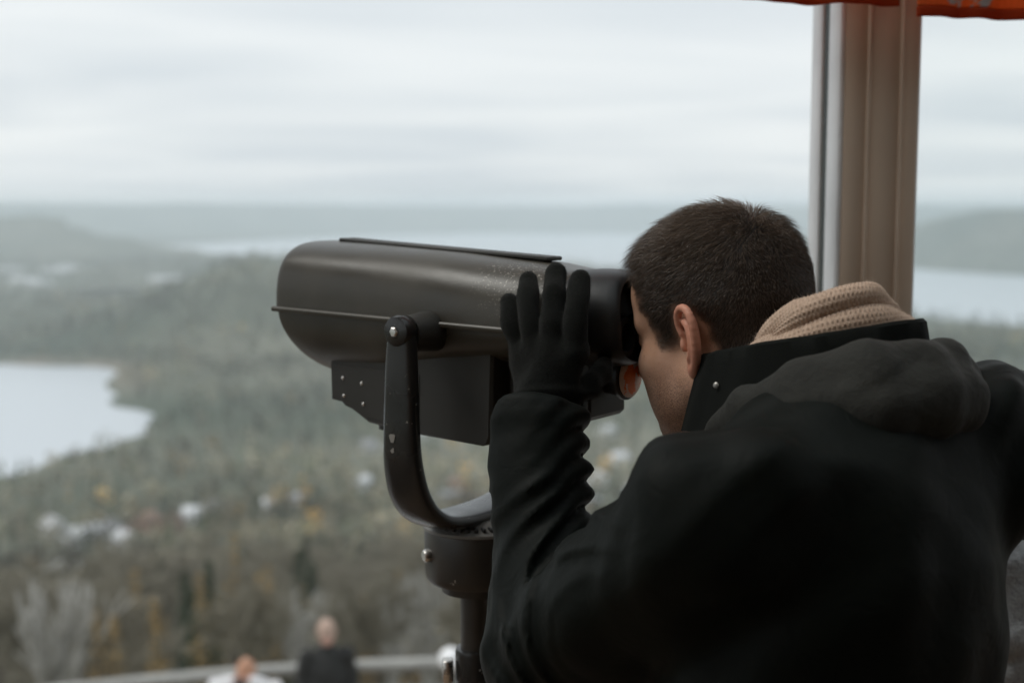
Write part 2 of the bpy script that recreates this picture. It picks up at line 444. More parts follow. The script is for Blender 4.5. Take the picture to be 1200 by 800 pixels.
def allowed(x, y, s=.25):
    zg = float(terrain_h(np.array([x]), np.array([y]))[0])-1.6
    return -s*math.hypot(x, y)-zg
# trees that stand out one by one in the photograph
place_tree('larch_tree', larch[0], (m_bark, m_larch), -10.0, 45, 7.2, .4, 'tall thin golden larch rising behind the person in the white jacket', None, .62)
place_tree('larch_tree', larch[1], (m_bark, m_larch), -10.9, 34, 3.4, 2.1, 'short bright orange larch beside the pale bare shrub', None, 1.25)
place_tree('bare_shrub', shrubs[0], (m_pale, m_pale), -12.7, 34, 4.6, 1.0, 'large pale grey leafless shrub with upright branches beside the orange larch', None, .9)
place_tree('bare_shrub', shrubs[1], (m_pale, m_pale), -7.0, 42, 4.2, 2.0, 'small pale leafless shrub on the slope beyond the terrace', 'pale shrubs on the slope', .7)
for x, y, h in ((-2.9, 44, 5.2), (-.6, 50, 5.5), (-4.6, 47, 5)):
    place_tree('bare_shrub', shrubs[rng.randrange(2)], (m_pale, m_pale), x, y, h, rng.uniform(0, 6), 'small pale leafless shrub on the slope beyond the terrace', 'pale shrubs on the slope', .45)
taken += [(-10, 45), (-10.9, 34), (-12.6, 34), (-7, 42), (-2.9, 44), (-.6, 50), (-4.6, 47)]
for k in range(42):
    x, y, r_ = spot(19, 90, -26, 7, 2.0); h = min(allowed(x, y)*rng.uniform(.45, .85), 9)
    place_tree('larch_tree', larch[k % 3], (m_bark, m_larch), x, y, max(h, 1.2), rng.uniform(0, 6.3), ('low bushy golden larch on the slope just past the terrace railing' if h < 3.5 else 'golden larch among bare trees on the slope below the terrace'), 'golden larches on the slope', rng.uniform(.75, 1.1))
for k in range(150):
    x, y, r_ = spot(18, 175, -26, 10, 2.6); h = min(allowed(x, y)*rng.uniform(.6, .98), 15)
    place_tree('bare_tree', bares[k % 5], (m_bark, m_twig), x, y, max(h, 1.5), rng.uniform(0, 6.3), ('tall leafless grey brown tree on the slope below the terrace' if h > 9 else 'low leafless grey brown tree on the slope below the terrace' if h < 5 else 'leafless grey brown tree on the slope below the terrace'), 'bare trees on the slope', rng.uniform(.85, 1.2))
for k in range(60):
    x, y, r_ = spot(45, 175, -26, 10, 3); h = min(allowed(x, y)*rng.uniform(.55, .98), 16)
    place_tree('conifer_tree', conis[k % 3], (m_bark, m_needle), x, y, max(h, 2), rng.uniform(0, 6.3), ('tall dark green conifer on the slope below the terrace' if h > 10 else 'dark green conifer on the slope below the terrace'), 'conifers on the slope', rng.uniform(.85, 1.25))

# ------------------------------------------------------------------ the wood beyond them: too many to count
def forest():
    rg = np.random.RandomState(3); Vs, Qs, Cs = [], [], []; off = 0
    def batch(n, r0, r1, nl, size, con):
        nonlocal off
        r_ = np.sqrt(rg.uniform(r0*r0, r1*r1, n)); b = np.radians(rg.uniform(-27, 27, n)); x = r_*np.sin(b); y = r_*np.cos(b)
        z = terrain_h(x, y); keep = z > LZ+1.0
        clear = .5+.3*wob2(x, y, 160, off=14); keep &= rg.rand(n) < np.clip(1.5-clear*1.1, .25, 1)
        for hx, hy in HOUSE_XY: keep &= (x-hx)**2+(y-hy)**2 > (130 if hy < 1500 else 7000)
        x, y, z, r_ = x[keep], y[keep], z[keep], r_[keep]; n = len(x)
        isc = rg.rand(n) < con+.25*wob2(x, y, 240, off=17)
        h = rg.uniform(.6, 1.15, n)*size; wd = np.where(isc, .17, .33)*h*rg.uniform(.8, 1.2, n)
        t = rg.rand(n, nl)
        hz = np.where(isc[:, None], .08+.92*t, .28+.72*t)
        prof = np.where(isc[:, None], 1.02-t, np.sqrt(np.clip(1-(2*t-1)**2, 0, 1))*.9+.12)
        a = rg.rand(n, nl)*6.283; q = np.sqrt(rg.rand(n, nl))*prof*wd[:, None]
        c = np.stack([x[:, None]+q*np.cos(a), y[:, None]+q*np.sin(a), z[:, None]+hz*h[:, None]], 2)
        u = rg.normal(size=(n, nl, 3)); u /= np.linalg.norm(u, axis=2, keepdims=True); v = np.cross(u, rg.normal(size=(n, nl, 3))); v /= np.linalg.norm(v, axis=2, keepdims=True)+1e-9
        s = (h[:, None]*np.where(isc, .095, .11)[:, None]*rg.uniform(.6, 1.3, (n, nl))*(14/nl)**.4)[:, :, None]
        V = np.stack([c-u*s, c+v*s*.7, c+u*s, c-v*s*.7], 2).reshape(-1, 3)
        pal = np.array([(.18, .168, .135), (.235, .222, .19), (.14, .13, .095), (.125, .13, .088), (.38, .255, .10)])
        k = rg.choice(5, n, p=(.34, .26, .2, .16, .04)); col = pal[k]; green = np.array([(.045, .064, .047), (.065, .083, .058), (.085, .102, .07)])[rg.randint(0, 3, n)]
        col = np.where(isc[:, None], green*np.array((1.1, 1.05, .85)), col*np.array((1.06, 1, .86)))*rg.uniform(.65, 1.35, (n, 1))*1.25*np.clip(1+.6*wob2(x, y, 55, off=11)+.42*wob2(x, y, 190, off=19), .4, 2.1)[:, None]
        far = np.clip((r_-300)/900, 0, 1)[:, None]*.55; col = col*(1-far)+np.array((.092, .10, .062))*rg.uniform(.4, 1.7, (n, 1))*far
        Vs.append(V); Qs.append(np.arange(len(V)).reshape(-1, 4)+off); Cs.append(np.repeat(col, nl*4, 0)); off += len(V)
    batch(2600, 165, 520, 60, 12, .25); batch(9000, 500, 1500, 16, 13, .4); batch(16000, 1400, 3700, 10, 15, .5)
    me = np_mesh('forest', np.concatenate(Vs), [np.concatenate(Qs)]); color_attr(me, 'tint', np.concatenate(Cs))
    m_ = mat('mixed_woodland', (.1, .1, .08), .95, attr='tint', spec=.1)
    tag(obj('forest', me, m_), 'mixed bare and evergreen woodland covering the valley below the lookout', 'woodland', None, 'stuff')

# ------------------------------------------------------------------ houses in the valley
def paint(n, c): return mat(n, c, .8, var=(.6, tuple(q*.8 for q in c), .4, .75), spec=.2)
wallm = {'white': paint('white_siding', (.74, .74, .72)), 'cream': paint('cream_siding', (.55, .47, .38)), 'brick': paint('pink_brick', (.44, .27, .2))}
roofm = {'grey': paint('grey_roof', (.30, .31, .33)), 'pale': paint('pale_metal_roof', (.62, .64, .66)), 'brown': paint('brown_roof', (.22, .15, .11))}
m_pane = mat('window_glass', (.03, .035, .04), .1)
def house(x, y, w_, d_, h, rz, wc, rc, label, group, cat='house'):
    z = float(terrain_h(np.array([x]), np.array([y]))[0]); o = empty('shed' if cat == 'shed' else 'house', (x, y, z-.4), rz)
    MB().box((0, 0, h/2), (w_, d_, h), .05).build('wall', wallm[wc], o)
    e = .5; rh = d_*.36 if cat == 'house' else d_*.12
    prof = [(-d_/2-e, h-.1), (0, h+rh), (d_/2+e, h-.1), (d_/2+e, h-.4), (0, h+rh-.35), (-d_/2-e, h-.4)]
    Vh = [(sx*(w_/2+e), p[0], p[1]) for sx in (-1, 1) for p in prof]
    Fh = [(k, (k+1) % 6, 6+(k+1) % 6, 6+k) for k in range(6)]+[(0, 5, 4, 1), (1, 4, 3, 2), (6, 7, 10, 11), (7, 8, 9, 10)]
    rf_ = MB().add(Vh, Fh).build('roof', roofm[rc], o)
    for sx in (-1, 1):
        g = [(sx*(w_/2-.02), -d_/2, h-.2), (sx*(w_/2-.02), d_/2, h-.2), (sx*(w_/2-.02), 0, h+rh-.3)]
        MB().add(g, [(0, 1, 2)]).build('gable', wallm[wc], o)
    if cat == 'house':
        MB().box((w_*.2, d_*.12, h+rh*.8), (.7, .7, 1.6), .03).build('chimney', wallm['brick'], rf_)
        for sx in (-.3, .02, .32):
            for sy in (-1, 1): MB().box((w_*sx, sy*(d_/2+.02), h*.55), (1.2, .08, 1.3), .02).build('window', m_pane, o)
    return tag(o, label, cat, group)
HOUSE = []
def hp(px, dist): return (px-600)/1500*dist*.99, dist     # bearing measured on the photograph, distance along the view
for px, d in ((80, 470), (118, 478), (137, 452), (48, 500), (52, 395), (222, 520), (245, 540), (312, 560), (345, 590), (420, 640), (520, 600), (700, 640), (752, 600), (728, 720), (770, 680), (690, 560), (715, 820), (430, 770), (500, 800)):
    HOUSE.append((*hp(px, d), rng.uniform(9, 14), rng.uniform(7, 9), rng.uniform(4.5, 6), rng.uniform(0, 3.1), 'white', rng.choice(['pale', 'grey', 'pale']), 'white house with pale roof among the trees in the valley', 'white houses in the valley'))
for px, d in ((157, 500), (184, 480), (566, 560), (535, 640), (540, 560)):
    HOUSE.append((*hp(px, d), rng.uniform(9, 12), 8, 5, rng.uniform(0, 3.1), 'brick', 'brown', 'pinkish brick house with brown roof among the trees in the valley', 'brick houses in the valley'))
for px, d in ((75, 2950), (60, 2800), (185, 2480), (200, 2540), (40, 2350), (22, 2500), (8, 2900)):
    HOUSE.append((*hp(px, d), rng.uniform(45, 70), rng.uniform(22, 30), 8, rng.uniform(-.4, .4), 'white', 'pale', 'long white flat roofed shed in the far plain past the pond', 'white sheds in the far plain'))
HOUSE_XY = [(h[0], h[1]) for h in HOUSE]
for h in HOUSE: house(*h, cat='shed' if 'shed' in h[8] else 'house')
forest()

# ------------------------------------------------------------------ terrace round the tower, with its railing
TZ = -4.1
m_pave = mat('terrace_concrete', (.33, .29, .25), .9, var=(2.5, (.24, .21, .18), .35, .7), bump=(30, .3, .01))
tag(MB().lathe([(13.2, -4.6), (13.25, TZ-.03), (13.2, TZ)], n=96).build('terrace', m_pave), kind='structure')
m_rail = mat('weathered_grey_wood', (.36, .36, .34), .8, var=(4, (.25, .25, .235), .35, .7), bump=(40, .3, .005))
ral = empty('railing', (0, 0, TZ)); RRAD = 12.6
def arc(rad, z, a0, a1, n): return [(rad*math.sin(a), rad*math.cos(a), z) for a in np.linspace(a0, a1, n)]
def bar_arc(rad, z, w_, h, a0, a1, n):
    G = [[((rad+dx)*math.sin(a), (rad+dx)*math.cos(a), z+dz) for dx, dz in ((-w_/2, -h/2), (w_/2, -h/2), (w_/2, h/2), (-w_/2, h/2))] for a in np.linspace(a0, a1, n)]
    return MB().grid(G, closed_v=True)
bar_arc(RRAD, 1.10, .13, .085, -1.5, 1.5, 70).build('handrail', m_rail, ral)
for zr in (.25, .55, .82): bar_arc(RRAD, zr, .04, .09, -1.5, 1.5, 70).build('rail', m_rail, ral)
for k in range(26):
    a = -1.5+3.0*k/25+.012; p = (RRAD*math.sin(a), RRAD*math.cos(a))
    MB().box((0, 0, .527), (.09, .09, 1.054), .008, Matrix.Rotation(-a, 3, 'Z')).build('post', m_rail, ral).location = (p[0], p[1], 0)
tag(ral, 'curved weathered grey wooden railing round the terrace', 'railing')

# white globe lamp on the terrace
lm = empty('globe_lamp', (-.545, 11.0, TZ)); m_dk = mat('dark_lamp_metal', (.04, .04, .04), .5)
MB().lathe([(.09, 0), (.09, .03), (.035, .06), (.03, .3), (.028, 1.56), (.05, 1.58), (.05, 1.63)], n=20).build('lamp_post', m_dk, lm, True)
MB().lathe([(.105*math.sin(q), 1.715-.105*math.cos(q)) for q in np.linspace(.25, math.pi-.02, 16)], n=24).build('globe', mat('opal_glass', (.82, .83, .84), .25), lm, True)
tag(lm, 'white globe lamp on a dark post on the terrace behind the viewer post', 'lamp')
# ================================================================== the lookout room
m_cream = mat('cream_window_paint', (.62, .49, .38), .5, var=(3, (.55, .43, .33), .35, .7), bump=(60, .12, .002))
m_white = mat('white_frame_paint', (.86, .86, .86), .45, var=(8, (.68, .68, .68), .4, .8))
m_gask = mat('dark_rubber_gasket', (.025, .035, .03), .6)
m_wood = mat('brown_board_wall', (.40, .26, .16), .6, var=(2, (.30, .19, .11), .35, .7), stretch=(1, 1, .15))
m_floor = mat('worn_floor_boards', (.32, .22, .14), .55, var=(3, (.22, .15, .095), .35, .7), stretch=(.3, 3, 1))
m_ext = mat('tower_render', (.5, .48, .45), .9)
lk = empty('lookout_tower', (0, 0, TZ))
def lbox(name, x0, x1, y0, y1, z0, z1, m_, bev=.0, parent=None):
    c = ((x0+x1)/2, (y0+y1)/2, (z0+z1)/2-TZ); o = MB().box(c, (x1-x0, y1-y0, z1-z0), bev).build(name, m_, parent or lk); return o
XL, XR, YB, YF, YO = -1.9, 2.6, -2.6, 1.95, 2.115
lbox('floor', XL, XR, YB, YO, -.16, -.02, m_floor)
for k in range(20):                                   # floor boards
    y0 = YB+.02+k*.236; lbox('floor_board', XL+.01, XR-.01, y0, min(y0+.232, YF+.1), -.018, 0, m_floor, .003)
m_ceil = mat('white_ceiling_boards', (.66, .60, .52), .6, var=(2, (.58, .52, .44), .35, .7), stretch=(.3, 4, 1))
m_felt = mat('roof_felt', (.09, .09, .09), .9)
SX0, SX1, SY0, SY1 = -1.6, 1.55, .55, 1.90               # unseen skylight, added to light the window end from above
for x0, x1, y0, y1 in ((XL, XR, YB, SY0), (XL, SX0, SY0, SY1), (SX1, XR, SY0, SY1), (XL, XR, SY1, YO)):
    lbox('ceiling', x0, x1, y0, y1, 2.42, 2.50, m_ceil); lbox('roof', x0-(.1 if x0 == XL else 0), x1+(.1 if x1 == XR else 0), y0-(.1 if y0 == YB else 0), y1+(.1 if y1 == YO else 0), 2.502, 2.56, m_felt)
for x in (SX0+.78, SX0+1.57, SX0+2.36): lbox('added_skylight_bar', x-.02, x+.02, SY0, SY1, 2.44, 2.50, m_white)
lbox('wall', XL, XR, YF, YO, 0, .72, m_wood); lbox('wall', XL, XR, YF, YO, 2.2, 2.42, m_wood)  # front: below and above the windows
lbox('wall', XL, -1.75, YF+.004, YO, .76, 2.2, m_wood); lbox('wall', 2.35, XR, YF+.004, YO, .76, 2.2, m_wood)
# unseen side windows, added for the light they let in: parapet, lintel, posts
lbox('wall', XL, XR, YB-.15, YB, 0, 2.42, m_wood)
for s, x in ((-1, XL), (1, XR)):
    a, b = (x-.15, x) if s < 0 else (x, x+.15)
    lbox('wall', a, b, YB-.15, YO, 0, .8, m_wood); lbox('wall', a, b, YB-.15, YO, 2.36, 2.42, m_wood)
    if s > 0: lbox('wall', a, b, YB-.15, .7, .8, 2.36, m_wood)
    for y in (YB-.15, -1.35, YO-.09) if s < 0 else (YO-.09,): lbox('window_post', a, b, y, y+.07, .8, 2.36, m_cream)
lbox('tower_shaft', -2.3, 2.5, -2.6, 1.9, TZ, -.16, m_ext)
lbox('window_sill', -1.75, 2.35, YF-.05, YO+.05, .722, .758, m_white, .006)
# the window post: cream face with two raised beads, white reveal with a gasket groove
po = lbox('window_post', .500, .609, YF+.006, YO, .76, 2.198, m_cream, .003)
for x0, x1 in ((.498, .5315), (.5345, .5805), (.5835, .6085)):
    lbox('face_board', x0, x1, YF-.006, YF+.004, .76, 2.197, m_cream, .0015, po)
for x in (.533, .582): lbox('bead', x-.0028, x+.0028, YF-.013, YF-.001, .76, 2.196, m_cream, .0015, po)
lbox('reveal_strip', .490, .4985, YF-.004, 2.016, .76, 2.195, m_white, .002, po)
lbox('gasket', .493, .4995, 2.018, 2.056, .76, 2.195, m_gask, .001, po)
lbox('reveal_strip', .489, .4985, 2.058, YO+.01, .76, 2.195, m_white, .002, po)
lbox('reveal_strip', .609, .616, YF+.01, YO+.01, .76, 2.195, m_white, .002, po)
for zc in (1.95, 1.31): lbox('screw', .4885, .491, 1.968, 1.974, zc-.003, zc+.003, m_gask, 0, po)
# glazed window to the right of the post
gm, gt, gb = new_mat('clear_window_glass'); gt.nodes.remove(gb)
tr = gt.nodes.new('ShaderNodeBsdfTransparent'); gl = gt.nodes.new('ShaderNodeBsdfGlossy'); gl.inputs['Roughness'].default_value = .02
fr = gt.nodes.new('ShaderNodeFresnel'); fr.inputs[0].default_value = 1.3; ms = gt.nodes.new('ShaderNodeMixShader')
tr.inputs[0].default_value = (.95, .97, .97, 1)
gt.links.new(fr.outputs[0], ms.inputs[0]); gt.links.new(tr.outputs[0], ms.inputs[1]); gt.links.new(gl.outputs[0], ms.inputs[2])
gt.links.new(ms.outputs[0], gt.nodes['Material Output'].inputs[0])
MB().add([(.62, 2.06, .78-TZ), (2.33, 2.06, .78-TZ), (2.33, 2.06, 2.18-TZ), (.62, 2.06, 2.18-TZ)], [(0, 1, 2, 3)]).build('window_pane', gm, lk)
MB().add([(SX0, SY0, 2.51-TZ), (SX1, SY0, 2.51-TZ), (SX1, SY1, 2.51-TZ), (SX0, SY1, 2.51-TZ)], [(0, 1, 2, 3)]).build('added_skylight_pane', gm, lk)  # pane of the added skylight, out of view
for x0, x1 in ((1.5, 1.6),): lbox('window_post', x0, x1, YF+.006, YO, .76, 2.198, m_cream, .003)
tag(lk, 'lookout room with cream window post and white reveal behind the man', 'building')

# ------------------------------------------------------------------ orange valance curtains
cm, ct, cb = new_mat('orange_print_cotton'); cb.inputs['Roughness'].default_value = .85; cb.inputs['Specular IOR Level'].default_value = .2
at = ct.nodes.new('ShaderNodeAttribute'); at.attribute_name = 'print'; ct.links.new(at.outputs['Color'], cb.inputs['Base Color'])
tl = ct.nodes.new('ShaderNodeBsdfTranslucent'); ct.links.new(at.outputs['Color'], tl.inputs[0]); ms = ct.nodes.new('ShaderNodeMixShader'); ms.inputs[0].default_value = .62
ct.links.new(cb.outputs[0], ms.inputs[1]); ct.links.new(tl.outputs[0], ms.inputs[2]); ct.links.new(ms.outputs[0], ct.nodes['Material Output'].inputs[0])
def petals(u, v, flowers):
    g = np.zeros(u.shape)
    for fx, fy, R_, ph in flowers:
        dx_, dy_ = u-fx, v-fy; r_ = np.hypot(dx_, dy_); a = np.arctan2(dy_, dx_)+ph
        edge = R_*(.35+.65*np.abs(np.cos(2.5*a))**.7); ring = (r_ < edge) & (r_ > edge*.62) | (r_ < R_*.16)
        vein = (r_ < edge*.55) & (np.abs(np.sin(2.5*a)) > .93)
        g = np.maximum(g, np.where(ring | vein, 1., 0))
    return g
def valance(x0, x1, zb, label, seed, flowers, sag):
    rg = np.random.RandomState(seed); nu, nv = int((x1-x0)/.004), 90; u = np.linspace(x0, x1, nu); top = 2.17
    ph = rg.uniform(0, 6, 4)
    U = u[:, None]; T = np.linspace(0, 1, nv)[None]
    wv = .016*np.sin(U*31+ph[0])+.008*np.sin(U*67+ph[1])+.004*np.sin(U*120+ph[2])
    zbot = zb+sag*(U-x0)/(x1-x0)+.002*np.sin(U*31+ph[0]+1.2)
    Zv = top+(zbot-top)*T; Yv = 1.872+wv*(.25+.75*T)+.004*np.sin(U*20+T*5)
    Xv = U+0*T; hem = T > .955
    col = np.where(petals(Xv, Zv, flowers)[..., None] > 0, np.array((.55, .53, .52)), np.array((.88, .25, .07)))
    col = col*(1+.06*np.sin(Xv*900+Zv*40)[..., None]*.5)
    col = np.where(hem[..., None], np.array((.50, .085, .025)), col)
    o = empty('curtain', (x0, 1.872, zb)); G = np.stack([Xv, Yv, Zv], 2)-np.array((x0, 1.872, zb))
    # cloth body and hem fold, both with real thickness
    def sheet(name, g, cc, th):
        nU, nV = g.shape[:2]; off_ = np.array((0, th/2, 0)); VV = np.concatenate([(g-off_).reshape(-1, 3), (g+off_).reshape(-1, 3)]); n = nU*nV
        i, j = np.meshgrid(np.arange(nU-1), np.arange(nV-1), indexing='ij'); a = (i*nV+j).ravel(); q = np.stack([a, a+nV, a+nV+1, a+1], 1)
        per = [k*nV for k in range(nU)]+[(nU-1)*nV+k for k in range(1, nV)]+[k*nV+nV-1 for k in range(nU-2, -1, -1)]+[k for k in range(nV-2, 0, -1)]
        per = np.array(per); pn = np.roll(per, -1); side = np.stack([per, pn, pn+n, per+n], 1)
        me = np_mesh(name, VV, [np.concatenate([q[:, ::-1], q+n, side])], True); color_attr(me, 'print', np.concatenate([cc.reshape(-1, 3)]*2)); return obj(name, me, cm, o)
    k = int(nv*.95); sheet('cloth', G[:, :k+1], col[:, :k+1], .0016); sheet('hem', G[:, k:]+0, col[:, k:], .007)
    return tag(o, label, 'curtain', None)
valance(-.1, .555, 1.916, 'orange cotton valance ending at the window post, with plain hem', 1, [(.1, 2.0, .04, 0), (.3, 2.02, .04, 1), (.46, 1.99, .035, 2)], -.032)
valance(.572, 1.45, 1.868, 'orange cotton valance with grey flower print over the window beyond the post', 4, [(.655, 1.905, .036, .4), (.82, 1.90, .034, 2), (.70, 2.0, .035, 1), (1.0, 1.95, .04, 0), (1.2, 1.98, .04, 1)], .004)
rod = MB(); rod.tube([(-.2, 1.872, 2.178), (1.6, 1.872, 2.178)], .009, 12)
ro = empty('curtain_rod', (-.2, 1.872, 2.178)); r2 = MB().tube([(0, 0, 0), (1.8, 0, 0)], .008, 12).build('rod', m_white, ro, True)
for x in (.05, .9, 1.75): MB().box((x, .05, -.005), (.012, .09, .02), .002).build('bracket', m_white, ro)
tag(ro, 'white curtain rod above the window post', 'curtain rod')
# ================================================================== the coin-operated binocular viewer
VC = (-.047, 1.65); VA = R(145); PZ = 1.452               # pedestal centre, heading of the barrel, height of the pivot
vw = empty('binocular_viewer', (*VC, 0), VA)
def speckled(name, col, rough, chips, r2, centre=None):
    """cast metal under old paint: orange-peel relief, dull patches, a few paint chips"""
    m, t, b = new_mat(name); b.inputs['Specular IOR Level'].default_value = .5
    tc = t.nodes.new('ShaderNodeTexCoord')
    def nz_(sc, det, rg=.5):
        n = t.nodes.new('ShaderNodeTexNoise'); n.inputs['Scale'].default_value = sc; n.inputs['Detail'].default_value = det; n.inputs['Roughness'].default_value = rg
        t.links.new(tc.outputs['Object'], n.inputs[0]); return n.outputs[0]
    def rng_(src, a, b_, c, d):
        n = t.nodes.new('ShaderNodeMapRange'); 
        for k, q in zip((1, 2, 3, 4), (a, b_, c, d)): n.inputs[k].default_value = q
        t.links.new(src, n.inputs[0]); return n.outputs[0]
    big = nz_(9, 5); fine = nz_(420, 2); chip = nz_(95 if centre is None else 300, 3, .7); area = nz_(7, 2)
    if centre:                                           # paint rubbed where hands hold on
        vd = t.nodes.new('ShaderNodeVectorMath'); vd.operation = 'DISTANCE'; t.links.new(tc.outputs['Object'], vd.inputs[0]); vd.inputs[1].default_value = centre
        area = rng_(vd.outputs['Value'], .10, .02, .45, .62)
    mixc = t.nodes.new('ShaderNodeMix'); mixc.data_type = 'RGBA'; t.links.new(rng_(big, .35, .7, 0, 1), mixc.inputs[0])
    mixc.inputs[6].default_value = (*col, 1); mixc.inputs[7].default_value = (*[q*1.5+.004 for q in col], 1)
    ml = t.nodes.new('ShaderNodeMath'); ml.operation = 'MULTIPLY'; t.links.new(rng_(chip, chips, chips+.03, 0, 1), ml.inputs[0]); t.links.new(rng_(area, .52, .6, 0, 1), ml.inputs[1])
    m2 = t.nodes.new('ShaderNodeMix'); m2.data_type = 'RGBA'; t.links.new(ml.outputs[0], m2.inputs[0]); t.links.new(mixc.outputs[2], m2.inputs[6]); m2.inputs[7].default_value = (.36, .33, .29, 1)
    t.links.new(m2.outputs[2], b.inputs['Base Color']); t.links.new(rng_(big, .3, .7, rough, r2), b.inputs['Roughness'])
    bn = t.nodes.new('ShaderNodeBump'); bn.inputs['Strength'].default_value = .22; bn.inputs['Distance'].default_value = .0005
    t.links.new(fine, bn.inputs['Height']); b2 = t.nodes.new('ShaderNodeBump'); b2.inputs['Strength'].default_value = .12; b2.inputs['Distance'].default_value = .004
    t.links.new(nz_(26, 2), b2.inputs['Height']); t.links.new(bn.outputs[0], b2.inputs['Normal']); t.links.new(b2.outputs[0], b.inputs['Normal'])
    return m
m_body = speckled('bronze_black_enamel', (.047, .041, .031), .31, .60, .46, (-.115, .075, 1.525))
m_box = speckled('dull_black_enamel', (.026, .024, .020), .5, .76, .62)
m_yoke = speckled('glossy_black_enamel', (.014, .013, .012), .2, .66, .36)
m_drum = speckled('brown_black_enamel', (.030, .025, .020), .36, .71, .5)
m_blk = mat('black_rubber', (.012, .012, .012), .45, bump=(300, .2, .0005))
m_stl = mat('worn_bright_steel', (.62, .60, .57), .25, 1.0, rvar=(60, .15, .45))
m_lens = mat('coated_lens_glass', (.01, .015, .025), .05, spec=.8)
TILT = R(1.4)
def tilt(V):                                             # the head is tipped up a little about the pivot
    c, s = math.cos(TILT), math.sin(TILT); W = np.array(V, float); x = V[:, 0]; z = V[:, 2]-PZ
    W[:, 0] = x*c-z*s; W[:, 2] = PZ+x*s+z*c; return W
SE = 2.5
SEU = 3.3
def sec(phi, hw, hh, e=SE):                              # superellipse quarter pair: phi 0..pi
    c, s = math.cos(phi), math.sin(phi)
    return hw*math.copysign(abs(c)**(2/e), c), hh*abs(s)**(2/e)
SZ = 1.459                                               # seam height
def width(x): return np.interp(x, [-.20, -.19, -.17, -.13, -.05, .05, .26], [.066, .080, .090, .095, .098, .100, .101])
def toph(x): return np.interp(x, [-.20, -.195, -.185, -.165, -.12, 0, .15, .24, .262], [.045, .056, .064, .070, .076, .083, .0875, .089, .088])
PH = np.linspace(0, math.pi, 49)
xs_up = np.concatenate([np.linspace(-.2, -.16, 9), np.linspace(-.14, .25, 22), [.257, .2605, .262]])
G = []
for x in xs_up:
    k = 1.0 if x < .255 else {0: 1}.get(0, 1)-(x-.255)*(x-.255)*600
    e = np.interp(x, [-.2, -.12, .1], [2.5, 2.6, SEU]); G.append([(x, sec(p, width(x)*k, toph(x)*k, e)[0], SZ+sec(p, width(x)*k, toph(x)*k, e)[1]) for p in PH])
m = MB(); m.grid(G); m.add([*G[0]], [tuple(range(len(PH)))]); m.build('upper_shell', m_body, vw, True, tilt)
def xfront(p): return .262-.062*abs(math.sin(p))**1.25
def both(x): return np.interp(x, [-.2, -.1, 0, .1, .2, .262], [.034, .042, .060, .081, .088, .088])
G = []
for u in np.linspace(0, 1, 30):
    row = []
    for p in PH:
        x = -.2+u*(xfront(p)+.2); k = 1 if u < .97 else 1-(u-.97)*.8
        y, d = sec(p, (width(x)-.004)*k, both(x)*k); row.append((x, y, SZ-.004-d))
    G.append(row)
m = MB(); m.grid(np.array(G)[:, ::-1]); m.add(G[0], [tuple(range(len(PH)-1, -1, -1))]); m.build('lower_shell', m_body, vw, True, tilt)
# seam flange on both sides, a rolled edge
for s in (1, -1):
    path = [(x, s*(width(x)+.0005), SZ-.0015) for x in np.linspace(-.196, .262, 40)]
    m = MB(); m.grid([[(x, y+s*dy_, z+dz) for dy_, dz in ((-.004, -.0035), (.0048, -.0030), (.0060, -.001), (.0058, .0018), (.0040, .0036), (-.004, .0038))] for x, y, z in path], closed_v=True)
    m.build('seam_flange', m_body, vw, True, tilt)
# recessed front plate with two objective lenses
ring = [(.2585, *[q for q in (sec(p, .097, .085, SEU)[0], SZ+sec(p, .097, .085, SEU)[1])]) for p in PH]+[(xfront(p)-.004, sec(p, .094, .083)[0], SZ-.004-sec(p, .094, .083)[1]) for p in PH[::-1][1:-1]]
inner = [(a[0]-.03, a[1]*.93, SZ+(a[2]-SZ)*.93) for a in ring]; m = MB(); m.grid([ring, inner], closed_v=True); m.add(inner, [tuple(range(len(inner)))])
m.build('front_plate', m_blk, vw, True, tilt)
for s in (1, -1):
    ob = MB().lathe([(.036, .0), (.036, .012), (.032, .014), (.031, .004), (.02, .008), (.0, .0095)], n=32, axis='x')
    ob.build('objective_lens', m_lens, vw, True, lambda V, s=s: tilt(V+np.array((.212, s*.045, SZ+.018))))
# sighting lid along the top
tp = MB(); tp.box((.052, 0, SZ+.0855), (.345, .034, .0050), .0016, Matrix.Rotation(R(-1.7), 3, 'Y')); tp.build('top_lid', m_box, vw, True, tilt)
tp = MB(); tp.box((.05, 0, SZ+.080), (.32, .02, .008), .001, Matrix.Rotation(R(-1.4), 3, 'Y')); tp.build('lid_base', m_box, vw, True, tilt)
# coin mechanism box beneath: chamfered underside, four screws on its side panel
def prism(prof, y0, y1, ch=.004):
    n = len(prof); P = np.array(prof); c = P.mean(0)
    def inset(d): v = P-c; return c+v*(1-d/np.linalg.norm(v, axis=1))[:, None]
    I = inset(ch); m = MB(); rows = [[(p[0], y0, p[1]) for p in I], [(p[0], y0+ch, p[1]) for p in P], [(p[0], y1-ch, p[1]) for p in P], [(p[0], y1, p[1]) for p in I]]
    m.grid(rows, closed_v=True); m.add(rows[0], [tuple(range(n))]); m.add(rows[3], [tuple(range(n-1, -1, -1))]); return m
prism([(.186, 1.43), (.184, 1.3405), (.166, 1.339), (.160, 1.334), (.148, 1.331), (.118, 1.316), (.085, 1.313), (.06, 1.311), (-.068, 1.309), (-.078, 1.312), (-.082, 1.322), (-.082, 1.446)], -.076, .076).build('coin_box', m_box, vw, False, tilt)
prism([(.182, 1.388), (.18, 1.345), (.162, 1.341), (.146, 1.336), (.118, 1.322), (.03, 1.320), (.03, 1.388)], .0755, .0768, .0006).build('side_panel', m_box, vw, False, tilt)
